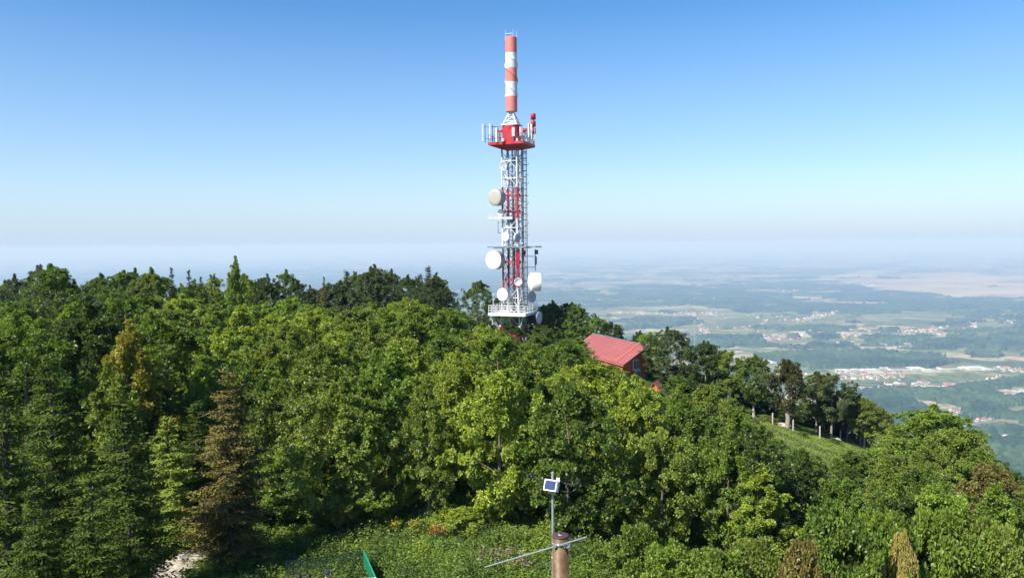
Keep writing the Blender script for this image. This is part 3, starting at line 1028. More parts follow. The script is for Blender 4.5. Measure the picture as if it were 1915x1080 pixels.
def at_px(px_, ytop, D, proto, tone, label, cat='tree', group='broadleaf trees of the ridge wood', width=None, f=1.0, rz=None):
    """a tree whose top is seen at (px_, ytop) and which stands on the ground at depth D"""
    p = P(px_, ytop, D)
    z0 = float(gz(p.x, p.y))
    H = max(p.z - z0, .6)
    rz = rnd.uniform(0, 6.28) if rz is None else rz
    return place(proto, (p.x, p.y, z0 - .05), H, rz, tuple(c * f for c in TONE[tone]), label, cat, group, width)


GS = 'spruces in and around the wood'
at_px(425, 690, 29.5, DRY, 'brown', 'dry brown half-bare spruce standing alone beside the stony path', group=GS, width=2.35)
for (px_, yt, D, w_, lab) in [(90, 655, 29, 2.1, 'big dark spruce left of the stony path, tallest at the left edge'), (228, 735, 26, 1.9, 'dark spruce between the stony path and the tall left spruce'),
                              (5, 690, 22.5, 2.0, 'dark spruce cut by the left edge of the picture'), (312, 770, 31, 1.7, 'dark olive spruce just behind the stony path and left of the dry one'),
                              (170, 880, 21, 1.6, 'young spruce with bright tips low in the left corner'), (60, 900, 20.5, 1.5, 'lowest young spruce in the left corner, under the big one'),
                              (240, 915, 22.5, 1.2, 'small bright-tipped spruce leaning over the path'), (365, 745, 33, 1.6, 'dark spruce behind the dry brown spruce')]:
    at_px(px_, yt, D, rnd.choice(SPR), 'olive' if 'olive' in lab else 'spruce', lab, group=GS, width=w_, f=rnd.uniform(0.95, 1.3))
for (px_, yt, D, w_, lab) in [(320, 496, 104, 1.4, 'thin dark spruce tip on the skyline at left, first of three'), (353, 501, 104, 1.5, 'middle one of three dark spruce tips on the left skyline'),
                              (376, 514, 108, 1.4, 'shortest of three dark spruce tips on the left skyline'), (648, 503, 118, 2.3, 'dark spruce on the skyline left of the grey-green crown'),
                              (605, 514, 100, 1.0, 'thin reddish dying spruce tip on the skyline'), (786, 510, 119, 1.9, 'left one of three dark spruces clustered on the skyline near the tower'),
                              (801, 495, 121, 2.2, 'tallest middle one of three dark spruces near the tower'), (817, 506, 119, 2.0, 'right one of three dark spruces clustered near the tower'),
                              (636, 520, 117, 1.8, 'small dark spruce crouched beside the taller skyline spruce')]:
    at_px(px_, yt, D, rnd.choice(SPR), 'rusty-tinged' if 'reddish' in lab else 'dark green', lab, group=GS, width=w_, f=.75)
for (px_, yt, D, pr, tone, w_, lab) in [
    (440, 488, 84, SLIM[0], 'grass-green', 1.3, 'slender green treetop standing above the skyline left of the tower'),
    (103, 498, 72, TALL[1], 'green', 3.2, 'tall green tree with raised tips on the left skyline'),
    (243, 618, 36, SLIM[1], 'golden', 1.5, 'slim golden-leaved tree among the dark trees at left'),
    (205, 690, 33.5, SLIM[0], 'olive', 1.4, 'olive slim tree in front of the golden one'),
    (30, 600, 34, TALL[0], 'green', 3.0, 'broad green tree behind the spruces at the left edge'),
    (160, 590, 38, TALL[2], 'dark green', 3.0, 'broad dark green tree behind the golden tree'),
    (315, 600, 40, TALL[1], 'green', 3.0, 'tall green tree behind the dry brown spruce, at left'),
    (760, 556, 88, MED[1], 'yellow-green', 2.6, 'brightest yellow-green crown left of the tower'),
    (700, 500, 124, TALL[0], 'grey-green', 4.0, 'broad grey-green crown on the skyline between the two spruce groups'),
    (1062, 566, 119, TALL[1], 'dark green', 2.6, 'very dark round crown right of the tower'),
    (1032, 566, 122, TALL[2], 'green', 2.2, 'green crown at the right foot of the tower'),
    (1250, 615, 97, TALL[0], 'grey-green', 3.2, 'tall grey-green tree right behind the red building'),
    (1320, 642, 92, STD[0], 'dark green', 2.6, 'dark tree at the upper end of the meadow fence'),
    (1362, 656, 91, STD[1], 'olive', 2.3, 'dark olive tree second down the meadow fence'),
    (1412, 668, 88, STD[0], 'green', 2.4, 'green tree with straight pale trunk by the first fence posts'),
    (1556, 700, 88, STD[1], 'grey-green', 2.7, 'grey-green tree with tall slim trunk by the fourth fence post'),
    (1528, 700, 92, STD[0], 'green', 2.2, 'thin-trunked green tree half behind the slim-trunked one'),
    (1585, 728, 90, STD[1], 'dark green', 2.4, 'dark green tree between the slim trunk and the last posts'),
    (1618, 748, 88, STD[0], 'olive', 2.2, 'olive tree of several stems at the lower end of the fence'),
    (1645, 765, 89, STD[1], 'rusty-tinged', 1.8, 'rusty-tinged tree at the lowest end of the fence row'),
    (1850, 868, 46, MED[2], 'rusty-tinged', 2.3, 'reddish-brown broad crown near the right edge'),
    (1745, 764, 56, TALL[1], 'grass-green', 3.6, 'big bright green crown standing against the plain at right'),
    (1790, 800, 52, MED[1], 'olive', 2.6, 'olive crown on the right shoulder of the big bright tree'),
    (1425, 880, 34, SLIM[1], 'yellow-green', 1.3, 'slim bright yellow-green tree right of the solar box'),
    (1590, 845, 52, SLIM[0], 'green', 1.5, 'slim green tree at the lower edge of the meadow'),
    (1500, 842, 48, MED[0], 'green', 2.2, 'round green tree just under the meadow')]:
    at_px(px_, yt, D, pr, tone, lab, width=w_)
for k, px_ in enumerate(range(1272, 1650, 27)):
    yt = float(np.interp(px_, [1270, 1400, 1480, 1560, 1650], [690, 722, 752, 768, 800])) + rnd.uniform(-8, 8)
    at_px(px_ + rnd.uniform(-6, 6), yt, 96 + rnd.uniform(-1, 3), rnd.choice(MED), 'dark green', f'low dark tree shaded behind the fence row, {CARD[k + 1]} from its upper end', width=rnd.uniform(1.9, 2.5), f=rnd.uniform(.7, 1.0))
for (px_, yt, D, w_, tone, lab) in [(1080, 634, 89, 1.9, 'grass-green', 'green tree covering the left end of the red roof'), (1112, 674, 85, 1.7, 'grass-green', 'green tree under the left half of the red roof edge'),
                                    (1060, 650, 86, 1.8, 'yellow-green', 'yellow-green tree left of the red roof'), (1143, 683, 84, 1.5, 'grass-green', 'green tree before the orange wall, under the roof edge'),
                                    (1174, 700, 84, 1.4, 'green', 'green tree before the lower corner of the orange wall'), (1126, 681, 86, 1.3, 'yellow-green', 'thin yellow-green tree before the middle of the orange wall'), (1097, 662, 87, 1.3, 'olive', 'olive tree tucked against the left of the red roof')]:
    at_px(px_, yt, D, rnd.choice(SLIM), tone, lab, width=w_)
for (px_, yt, D, w_, tone, lab) in [(478, 850, 36.5, 1.7, 'green', 'low green tree right behind the dry brown spruce'), (528, 838, 34.6, 1.9, 'grass-green', 'low bright tree at the left end of the clearing edge'),
                                    (588, 846, 34.2, 1.8, 'green', 'low green tree left of the yellow flowers'), (650, 850, 34.4, 1.8, 'olive', 'low olive tree over the left side of the yellow flowers'),
                                    (715, 842, 34.8, 1.8, 'grass-green', 'low bright tree right behind the yellow flowers'), (445, 900, 33.5, 1.3, 'green', 'small green tree in the shade of the dry brown spruce')]:
    at_px(px_, yt, D, rnd.choice(MED), tone, lab, width=w_)
for (px_, yt, D, w_, tone, lab) in [(928, 560, 125, 2.6, 'dark green', 'dark tree behind the left foot of the tower'), (962, 588, 123, 2.4, 'dark green', 'dark tree behind the base of the tower'), (995, 580, 124, 2.4, 'dark green', 'dark tree behind the right foot of the tower')]:
    at_px(px_, yt, D, rnd.choice(MED), tone, lab, width=w_)
GB = 'shrubs around the clearing'
for (px_, yt, D, tone, w_, f, lab) in [(858, 950, 33.6, 'yellow-green', 1.25, .95, 'round bright green shrub on the clearing below the tower'), (530, 952, 36, 'grass-green', 1.9, .9, 'low leafy green shrub right of the dry brown spruce'),
                                    (908, 985, 34.5, 'rusty-tinged', .7, 1.2, 'rust-coloured shrub beside the round bright one'), (1190, 985, 30.5, 'grass-green', 1.4, .7, 'green shrub right of the brown pipe'),
                                    (1262, 1020, 28.5, 'grass-green', 1.5, .95, 'bright leafy shrub second right of the brown pipe'), (1335, 1030, 28, 'grass-green', 1.4, .9, 'bright leafy shrub third right of the brown pipe'),
                                    (1500, 1015, 28, 'rusty-tinged', 1.1, 1., 'orange-brown shrub at the bottom right of the clearing'), (590, 985, 37, 'green', 1.3, .9, 'dim green shrub under the front trees, left of the yellow flowers'),
                                    (700, 985, 37, 'dark green', 1.4, 1.0, 'dark shrub under the front trees behind the yellow flowers'), (1000, 985, 36.5, 'dark green', 1.5, 1.0, 'dark shrub behind the steel pole'),
                                    (1410, 1010, 29.5, 'olive', 1.3, .9, 'olive shrub between the bright shrubs and the orange-brown one'), (1685, 1000, 31, 'rusty-tinged', .6, 2.0, 'dead orange-leaved sapling among the green trees at right'),
                                    (1560, 950, 32, 'green', 1.6, 1, 'large green shrub at right, under the meadow'), (1650, 965, 32, 'grass-green', 1.6, .9, 'large grass-green shrub left of the dead sapling'),
                                    (1760, 960, 33, 'grass-green', 1.8, .9, 'large bright shrub right of the dead sapling'), (1860, 985, 33, 'olive', 1.7, 1, 'olive shrub in the lower right corner'),
                                    (1500, 815, 82, 'green', .8, 1, 'little shrub behind the third fence post'), (1560, 822, 84, 'green', .7, 1, 'little shrub behind the fifth fence post'), (1432, 775, 86, 'olive', 1.0, 1, 'shrub behind the second fence post')]:
    at_px(px_, yt, D, rnd.choice(BUSH), tone, lab, 'shrub', GB, w_, f)

# the gnarled tree by the third post: its own trunk with stubs
gp = hit(1472, 802)
gt = empty('broadleaf_tree', gp)
topz = P(1478, 678, gp.y).z - gp.z
me, cc = crown_mesh('crown', 95, topz, 2.5, 2.3, 70, 22, 9, clr=(.4, .7))
cro = link('crown', me, M['leaf'], gt); cro.color = (0.085, 0.085, 0.024, 1)
tb = MB()
tb.path([(0, 0, -.5), (.02, 0, .4), (.1, 0, 1.3), (-.05, 0, 2.0), (.1, 0, 2.7)], [.36, .27, .24, .27, .2], 9)
tb.path([(0, 0, 1.9), (-.45, -.1, 2.7), (-.75, 0, 3.6), (-1.0, .1, 4.6)], [.17, .14, .1, .04], 7)
tb.path([(.05, 0, 2.3), (.5, .05, 3.1), (.75, .1, 4.0), (.8, 0, 5.2)], [.18, .15, .1, .03], 7)
tb.path([(.05, 0, 1.55), (.5, -.1, 1.65), (.62, -.1, 1.75)], [.13, .1, .08], 7)
for i in range(16):
    c_ = Vector(cc[i]); st_ = rnd.choice([Vector((-.75, 0, 3.6)), Vector((.75, .1, 4.0)), Vector((.1, 0, 2.7))])
    tb.path([st_, st_.lerp(c_, .5) + Vector((0, 0, .2)), c_], [.07, .04, .012], 5)
tb.build('trunk', M['greybark'], gt)
tag(gt, 'gnarled old tree with thick pale knobbly trunk beside the third fence post', 'tree', 'broadleaf trees of the ridge wood')

# ------------------------------------------------------------------ meadow fence
posts = [(1408, 764, 784), (1444.6, 771, 794.5), (1483, 784, 807), (1533, 795.5, 821), (1571.5, 804, 826), (1609, 813, 830)]
pb = MB()
pb.box((0, 0, .5), (.11, .11, 2.0)); pb.add([(-.055, -.055, 1.5), (.055, -.055, 1.5), (.055, .055, 1.5), (-.055, .055, 1.5), (0, 0, 1.57)], [(0, 1, 4), (1, 2, 4), (2, 3, 4), (3, 0, 4)])
for k in (.45, .85, 1.25): pb.tube((0, -.08, k), (0, -.08, k + .03), .018, 6)
first = pb.build('fence_post', M['concrete'])
PL = ['by the straight pale trunk, highest of the row', 'second from the top of the row', 'right of the gnarled tree, third of the row', 'beside the slim trunk, fourth of the row', 'fifth of the row, before dark bushes', 'lowest of the row, right end']
for k, (px_, yt, yb) in enumerate(posts):
    o = first if k == 0 else first.copy()
    if k: COL.objects.link(o)
    p = hit(px_, yb)
    o.location = p; s = (P(px_, yt, p.y).z - p.z) / 1.57
    o.scale = (1, 1, s)
    tag(o, f'pale concrete fence post {PL[k]}', 'fence post', 'fence posts along the meadow')
# pale stones at the meadow edge
for k, (px_, py_, s) in enumerate([(1462, 797, .8), (1558, 823, .7)]):
    p = hit(px_, py_)
    g_ = np.random.default_rng(k)
    bm = MB()
    prof = [(-.4, .25), (-.25, .85), (.05, 1.0), (.28, .75), (.4, .2)]
    bm.lathe((0, 0, 0), (0, 0, 1), prof, 9, 0, False)
    bm.v = [(v[0] * g_.uniform(.8, 1.15) * 1.3, v[1] * g_.uniform(.8, 1.15), v[2]) for v in bm.v]
    bm.add([bm.v[-9 + i] for i in range(9)], [tuple(range(9))])
    o = bm.build('boulder', M['stone']); o.location = p + Vector((0, 0, .1)); o.scale = (s, s, s)
    tag(o, ['pale boulder left of the gnarled tree', 'pale flat boulder left of the fifth fence post'][k], 'boulder', 'boulders at the meadow edge')


# ------------------------------------------------------------------ the clearing: weeds and grass
def weeds(name, boxes, n, seed, mat, h0, h1, leaf, label, cat='plants', dens_edge=0.3):
    g_ = np.random.default_rng(seed)
    X, Y = [], []
    tot = sum((b[1] - b[0]) * (b[3] - b[2]) for b in boxes)
    for b in boxes:
        k = int(n * (b[1] - b[0]) * (b[3] - b[2]) / tot)
        X.append(g_.uniform(b[0], b[1], k)); Y.append(g_.uniform(b[2], b[3], k))
    X = np.concatenate(X); Y = np.concatenate(Y)
    pth = P(300, 1075, 28.5); 
    # no plants on the path
    dpath = np.abs((X - PATH[0][0]) * (PATH[1][1] - PATH[0][1]) - (Y - PATH[0][1]) * (PATH[1][0] - PATH[0][0])) / math.hypot(PATH[1][0] - PATH[0][0], PATH[1][1] - PATH[0][1])
    k = dpath > 0.75 + .4 * noise(X * 2, Y * 2, 4)
    X, Y = X[k], Y[k]
    Z = gz(X, Y)
    hh = (h0 + (h1 - h0) * fbm(X / 1.6, Y / 1.6, seed, 3) ** 1.8 * 1.5) * g_.uniform(.5, 1.2, len(X))
    nl = 7
    li = np.repeat(np.arange(len(X)), nl)
    fr = np.tile(np.linspace(.25, 1, nl), len(X))
    a = g_.uniform(0, 6.28, len(li))
    up = g_.uniform(-.1, .9, len(li))
    D_ = unit(np.stack([np.cos(a), np.sin(a), up], 1))
    pos = np.stack([X[li] + g_.normal(0, .05, len(li)), Y[li] + g_.normal(0, .05, len(li)), Z[li] + hh[li] * fr], 1)
    no = unit(g_.normal(size=(len(li), 3)) * .6 + np.array([0, 0, 1]))
    LL = leaf * g_.uniform(.6, 1.3, len(li))
    V, Qd, ti = leaves(pos, D_, no, LL, LL * .48, np.clip((fbm(X / 1.3, Y / 1.3, seed + 5, 3)[li] - .5) * 1.9 + .5 + g_.normal(0, .14, len(li)), 0, 1))
    o = link(name, np_mesh(name, V, Qd, None, False, {'tint': ('FACE', ti)}), mat)
    return tag(o, label, cat, kind='stuff')


p0, p1 = hit(275, 1100), hit(400, 1005)
PATH = ((p0.x, p0.y), (p1.x, p1.y))
weeds('undergrowth', [(-9.8, 14, 25.5, 37.5), (14, 26, 24, 40), (-24, -9.8, 20, 40)], 62000, 5, leaf_mat('weed_leaves', (0.140, 0.205, 0.042), .35), .10, .85, .11,
      'leafy green weeds and tall grass covering the clearing under the trees')
weeds('meadow_grass', [(18, 42, 58, 90)], 30000, 6, leaf_mat('meadow_blades', (0.19, 0.245, 0.06), .35), .04, .2, .12, 'short green grass on the sloping meadow before the fence posts', 'grass')


def flowers(name, c, w_, d_, n, h, col, label, cat):
    g_ = np.random.default_rng(len(label))
    X = c.x + g_.normal(0, w_ / 2, n); Y = c.y + g_.normal(0, d_ / 2, n); Z = gz(X, Y)
    nl = 26
    li = np.repeat(np.arange(n), nl)
    a = g_.uniform(0, 6.28, len(li))
    D_ = unit(np.stack([np.cos(a), np.sin(a), g_.uniform(.1, 1, len(li))], 1))
    pos = np.stack([X[li] + g_.normal(0, .09, len(li)), Y[li] + g_.normal(0, .09, len(li)), Z[li] + h * g_.uniform(.5, 1.05, len(li))], 1)
    V, Qd, ti = leaves(pos, D_, unit(g_.normal(size=(len(li), 3)) + np.array([0, 0, .8])), np.full(len(li), .09), np.full(len(li), .06), g_.uniform(.2, .9, len(li)))
    sx3 = []
    for i in range(n):
        p = np.array([X[i], Y[i], Z[i] - .02]); t = p + np.array([.03, 0, h * .85])
        sx3.append([p + [-.012, 0, 0], p + [.012, 0, 0], t + [.008, 0, 0], t + [-.008, 0, 0]])
        sx3.append([p + [0, -.012, 0], p + [0, .012, 0], t + [0, .008, 0], t + [0, -.008, 0]])
    sv_ = np.array(sx3).reshape(-1, 3)
    sq = np.arange(len(sv_)).reshape(-1, 4) + len(V)
    o = link(name, np_mesh(name, np.concatenate([V, sv_]), np.concatenate([Qd, sq]), None, False, {'tint': ('FACE', np.concatenate([ti, np.full(len(sq), .3)]))}),
             [leaf_mat(name + '_petals', col, .3), M['greensteel']])
    mi_ = np.zeros(len(Qd) + len(sq), np.int32); mi_[len(Qd):] = 1
    o.data.polygons.foreach_set('material_index', mi_)
    return tag(o, label, cat, kind='stuff')


flowers('goldenrod', hit(757, 1000), .9, .3, 16, .65, (0.30, 0.27, 0.03), 'clump of yellow flowering goldenrod at the front of the trees', 'flowers')
flowers('dry_flowers', hit(818, 1012), .35, .3, 12, .6, (0.27, 0.15, 0.04), 'small orange-brown withered flower clump left of the round shrub', 'flowers')
flowers('thistles', hit(935, 1058), 1.1, .8, 16, .5, (0.30, 0.20, 0.17), 'pinkish dry thistle heads in the weeds left of the pipe', 'flowers')

# the stony path
mp_, tp_, bp_ = nt('stony_path')
tcp = N(tp_, 'ShaderNodeNewGeometry')
np1 = N(tp_, 'ShaderNodeTexNoise', i_Scale=3.5, i_Detail=8.0, i_Roughness=.7); tp_.links.new(tcp.outputs['Position'], np1.inputs['Vector'])
rp = ramp(tp_, [(.32, (.16, .13, .09)), (.5, (.33, .30, .24)), (.68, (.46, .43, .37))]); tp_.links.new(np1.outputs[0], rp.inputs[0])
tp_.links.new(rp.outputs[0], bp_.inputs['Base Color']); bp_.inputs['Roughness'].default_value = 1
V = []; Fq = []
A_, B_ = Vector((*PATH[0], 0)), Vector((*PATH[1], 0))
dd = (B_ - A_).normalized(); sd = Vector((-dd.y, dd.x, 0))
nu, nv = 40, 10
for i in range(nu + 1):
    c_ = A_ + dd * (-4 + (B_ - A_).length * 1.6 * i / nu + 0)
    wL = .75 + .35 * math.sin(i * .9) + .2 * math.sin(i * 2.3); wR = .75 + .3 * math.sin(i * 1.3 + 1)
    for j in range(nv + 1):
        q = c_ + sd * (-wR + (wL + wR) * j / nv)
        V.append((q.x, q.y, float(gz(q.x, q.y)) + .04 + .05 * float(noise(q.x * 4, q.y * 4, 8))))
for i in range(nu):
    for j in range(nv):
        a = i * (nv + 1) + j
        Fq.append((a, a + 1, a + nv + 2, a + nv + 1))
tag(MB().add(V, Fq).build('path', mp_), kind='structure')
for k in range(9):
    px_, py_ = [(352, 1018), (372, 1020), (290, 1074), (300, 1070), (330, 1060), (318, 1052), (345, 1045), (362, 1030), (282, 1084)][k]
    p = hit(px_, py_)
    g_ = np.random.default_rng(100 + k)
    bm = MB().lathe((0, 0, 0), (0, 0, 1), [(-.3, .5), (-.05, 1), (.2, .8), (.32, .3)], 8, 0, False)
    bm.v = [(v[0] * g_.uniform(.75, 1.2), v[1] * g_.uniform(.75, 1.2), v[2] * g_.uniform(.9, 1.1)) for v in bm.v]
    bm.add([bm.v[-8 + i] for i in range(8)], [tuple(range(8))])
    o = bm.build('path_stone', M['stone']); s = rnd.uniform(.14, .3); o.location = p + Vector((0, 0, .05)); o.scale = (s, s, s * .8); o.rotation_euler.z = rnd.uniform(0, 6)
    tag(o, 'loose pale limestone lying on the path under the dry brown spruce', 'stone', 'loose stones on the path')

# ------------------------------------------------------------------ the telecom tower
zb = float(gz(*TOWER_XY)) - .3
TWR = empty('telecom_tower', (TOWER_XY[0], TOWER_XY[1], zb))
tag(TWR, 'red and white lattice telecom tower with dishes, platforms and striped top', 'tower')
O = Vector((TOWER_XY[0], TOWER_XY[1], zb))
th = R(20)
U = Vector((math.cos(th), -math.sin(th), 0)); NF = Vector((-math.sin(th), -math.cos(th), 0)); ZU = Vector((0, 0, 1))
AX = (U, NF, ZU)


def zt(py):
    return P(959, py, 115.0).z - zb


def loc(a, b, z):
    return U * a + NF * b + ZU * z


def wp(px_, py_, dD=0.0):
    """tower-local point seen at a photo pixel, dD metres behind the tower's axis"""
    return P(px_, py_, 115.0 + dD) - O


def half(z):
    zf = zt(545)
    return 1.15 if z > zf else 1.15 + (zf - z) * 0.075


bands = [(277, 'red'), (286, 'white'), (350, 'red'), (410, 'white'), (474, 'red'), (538, 'white'), (608, 'red'), (720, None)]
BZ = [(zt(bands[i][0]), max(zt(bands[i + 1][0]), 0.0), bands[i][1]) for i in range(len(bands) - 1)]
CI = {'white': 0, 'red': 1}
for sa in (-1, 1):
    for sb in (-1, 1):
        b = MB()
        for (z1, z0_, c_) in BZ:
            cuts = [z1] + ([zt(545)] if z0_ < zt(545) < z1 else []) + [z0_]
            for a_, d_ in zip(cuts[:-1], cuts[1:]):
                b.tube(loc(sa * half(a_), sb * half(a_), a_), loc(sa * half(d_), sb * half(d_), d_), .125, 10, CI[c_])
        leg = b.build('leg', [M['white'], M['red']], TWR)
        fl = MB()
        for (z1, z0_, c_) in BZ[:-1]:
            fl.tube(loc(sa * half(z0_), sb * half(z0_), z0_ - .07), loc(sa * half(z0_), sb * half(z0_), z0_ + .07), .2, 10)
        fl.build('flange', M['white'], leg)
corner = [(-1, 1), (1, 1), (1, -1), (-1, -1)]
for (z1, z0_, c_) in BZ:
    if z1 - z0_ < .8: continue
    b = MB()
    n = max(1, round((z1 - z0_) / 2.5))
    for k in range(n):
        za = z1 - (z1 - z0_) * k / n; zc = z1 - (z1 - z0_) * (k + 1) / n
        for f in range(4):
            (a1, b1), (a2, b2) = corner[f], corner[(f + 1) % 4]
            h1, h2 = half(za), half(zc)
            p1_, p2_ = loc(a1 * h1, b1 * h1, za), loc(a2 * h1, b2 * h1, za)
            q1_, q2_ = loc(a1 * h2, b1 * h2, zc), loc(a2 * h2, b2 * h2, zc)
            b.tube(p1_, q2_, .048, 6); b.tube(p2_, q1_, .046, 6)
            m_z = (za + zc) / 2
            hm = half(m_z)
            b.tube(loc(a1 * hm, b1 * hm, m_z), loc(a2 * hm, b2 * hm, m_z), .065, 6)
        b.tube(loc(-half(zc), -half(zc), zc), loc(half(zc), half(zc), zc), .035, 5)
    b.build('bracing', M[c_], TWR)
# inside: cable ladder, cable bundle, riser pipes
b = MB()
for a_ in (-.25, .15):
    b.tube(loc(a_, -.55, zt(690)), loc(a_, -.55, zt(276)), .05, 6)
z = zt(680)
while z < zt(277):
    b.tube(loc(-.25, -.55, z), loc(.15, -.55, z), .022, 5); z += .45
b.build('cable_ladder', M['lightgrey'], TWR)
b = MB()
for k, a_ in enumerate((-.16, -.08, .0, .07)):
    b.tube(loc(a_, -.62, zt(690)), loc(a_, -.62, zt(276) - k * 3), .04, 6)
b.build('cable_bundle', M['dark'], TWR)
b = MB(); b.tube(loc(-.5, .1, zt(690)), loc(-.5, .1, zt(290)), .09, 8); b.build('riser_pipe', M['lightgrey'], TWR)
for a_, b_, r_, m_n in ((.75, -.75, .07, 'dark'), (.9, -.35, .05, 'steel'), (-.85, -.9, .05, 'dark'), (.25, .35, .05, 'steel'), (.62, -1.0, .06, 'steel')):
    MB().tube(loc(a_, b_, zt(690)), loc(a_, b_, zt(277)), r_, 8).build('riser_pipe', M[m_n], TWR)
b = MB(); z = zt(600)
while z < zt(282):
    b.tube(loc(-1.05, -1.05, z), loc(1.05, .2, z), .03, 5); b.tube(loc(1.05, -1.05, z + .5), loc(-1.05, .3, z + .5), .03, 5)
    b.box(loc(.72, -.72, z + .3), (.5, .35, .12), 0, AX); z += 1.2
b.build('cable_support', M['dark'], TWR)
b = MB(); b.tube(loc(.45, -.2, zt(690)), loc(.45, -.2, zt(282)), .055, 8); b.build('riser_pipe', M['dark'], TWR)
# climbing ladder with hoops on the right face
lad = MB()
for bb in (-.95, -.5):
    lad.tube(loc(1.42, bb, zt(690)), loc(1.42, bb, zt(277)), .055, 6)
z = zt(680)
while z < zt(278):
    lad.tube(loc(1.42, -.95, z), loc(1.42, -.5, z), .025, 5); z += .3
lo_ = lad.build('ladder', M['steel'], TWR)
cg = MB()
z = zt(660)
while z < zt(280):
    pts = [loc(1.42 + .62 * math.sin(t), -.725 + .38 * math.cos(t), z) for t in np.linspace(0, math.pi, 7)]
    for p_, q_ in zip(pts[:-1], pts[1:]): cg.tube(p_, q_, .035, 5)
    z += .9
for t in (math.pi * .25, math.pi * .5, math.pi * .75):
    cg.tube(loc(1.42 + .62 * math.sin(t), -.725 + .38 * math.cos(t), zt(660)), loc(1.42 + .62 * math.sin(t), -.725 + .38 * math.cos(t), zt(280)), .03, 5)
cg.build('cage', M['dark'], lo_)
for k, py_ in enumerate((311, 327, 347, 366, 384, 402, 422, 440)):
    b = MB()
    p_ = wp(982, py_, .5); q_ = wp(988.5, py_ - (4 if k % 2 == 0 else 0), .4)
    b.tube(p_, q_, .03, 6); b.tube(q_ + Vector((0, 0, -.05)), q_ + Vector((0, 0, .2 if k % 2 == 0 else .06)), .035, 6)
    b.build('whip_antenna', M['steel'], TWR)
b = MB(); b.tube(wp(982, 303), wp(982, 281), .04, 6)
for py_ in (283, 288, 296, 301): b.tube(wp(978, py_), wp(986, py_), .028, 5)
b.build('dipole_antenna', M['dark'], TWR)


def slab(name, py_, a, b_, h, mats, parent=None, thick=.25):
    z = zt(py_)
    mb = MB().box(loc(0, 0, z), (2 * a, 2 * b_, thick), 0, AX)
    return mb


def railing(half_a, half_b, z, h, n, mat, parent, rails=3, r=.04):
    b = MB()
    cs = [(-half_a, half_b), (half_a, half_b), (half_a, -half_b), (-half_a, -half_b)]
    for i in range(4):
        (a1, b1), (a2, b2) = cs[i], cs[(i + 1) % 4]
        for k in range(rails):
            b.tube(loc(a1, b1, z + h * (k + 1) / rails), loc(a2, b2, z + h * (k + 1) / rails), r, 6)
        for k in range(n):
            t = k / n
            b.tube(loc(a1 + (a2 - a1) * t, b1 + (b2 - b1) * t, z), loc(a1 + (a2 - a1) * t, b1 + (b2 - b1) * t, z + h), r * 1.05, 6)
    return b.build('railing', mat, parent)


# lower white platform
zl = zt(585)
b = MB()
ha = 2.9
b.box(loc(0, ha - .06, zl), (2 * ha, .12, .42), 0, AX); b.box(loc(0, -ha + .06, zl), (2 * ha, .12, .42), 0, AX)
b.box(loc(-ha + .06, 0, zl), (.12, 2 * ha - .24, .42), 0, AX); b.box(loc(ha - .06, 0, zl), (.12, 2 * ha - .24, .42), 0, AX)
b.box(loc(0, 0, zl + .1), (2 * ha - .24, 2 * ha - .24, .08), 0, AX)
for k in (-1.6, -.5, .5, 1.6): b.box(loc(0, k, zl - .05), (2 * ha - .24, .1, .2), 0, AX)
lp = b.build('platform', M['white'], TWR)
railing(ha - .08, ha - .08, zl + .22, 1.05, 5, M['white'], lp)
b = MB()
for sa in (-1, 1):
    for sb in (-1, 1):
        b.tube(loc(sa * 2.4, sb * 2.4, zl - .2), loc(sa * half(zl - 2.4), sb * half(zl - 2.4), zl - 2.4), .07, 6)
b.build('strut', M['white'], lp)
b = MB(); b.tube(wp(922.5, 586, -2), wp(922.5, 548, -2), .06, 6); b.tube(wp(921, 553, -2), wp(924, 553, -2), .03, 5); b.build('whip_antenna', M['lightgrey'], TWR)
b = MB(); b.tube(wp(921, 603, -1), wp(940, 602, -.5), .05, 6); b.tube(wp(921, 593, -1), wp(921, 607, -1), .06, 6); b.tube(wp(925, 592, -1), wp(925, 600, -1), .04, 6)
b.tube(wp(930, 590, -1), wp(930, 601, -1), .05, 6)
b.build('outrigger', M['lightgrey'], TWR)
# equipment box low between the legs
b = MB(); b.box(loc(-.3, -.4, zt(618)), (1.9, 1.2, 1.7), 0, AX); b.box(loc(-.3, .21, zt(618)), (.8, .03, 1.3), 1, AX); b.build('equipment_box', [M['red'], M['coral']], TWR)
# ice shield: thin slab of grating
zs = zt(461.5)
b = MB(); 
for k in range(9):
    b.box(loc(0, -1.9 + k * .475, zs), (7.6 if k < 6 else 5.6, .34, .22), 0, AX)
b.box(loc(-2.2, 0, zs - .14), (.12, 4.1, .12), 1, AX); b.box(loc(2.2, 0, zs - .14), (.12, 4.1, .12), 1, AX); b.box(loc(0, 0, zs - .14), (.12, 4.1, .12), 1, AX)
b.build('ice_shield', [M['steel'], M['dark']], TWR)
b = MB(); p_ = wp(912.5, 408, -1.2); q_ = wp(958, 407.5, -1.2); b.box((p_ + q_) / 2, ((q_ - p_).length, .7, .38), 0, ((q_ - p_).normalized(), Vector((0, 1, 0)), ZU)); b.tube(wp(915, 404, -1.1), wp(921, 401, -1.1), .02, 5)
b.build('ice_shield', M['white'], TWR)
# left antenna frame
b = MB()
for (p_, q_) in (((931.5, 416), (944, 415)), ((931.5, 435), (944, 436)), ((931.5, 413), (931.5, 437))): b.tube(wp(*p_, -.3), wp(*q_, -.3), .04, 6)
b.build('antenna_frame', M['steel'], TWR)
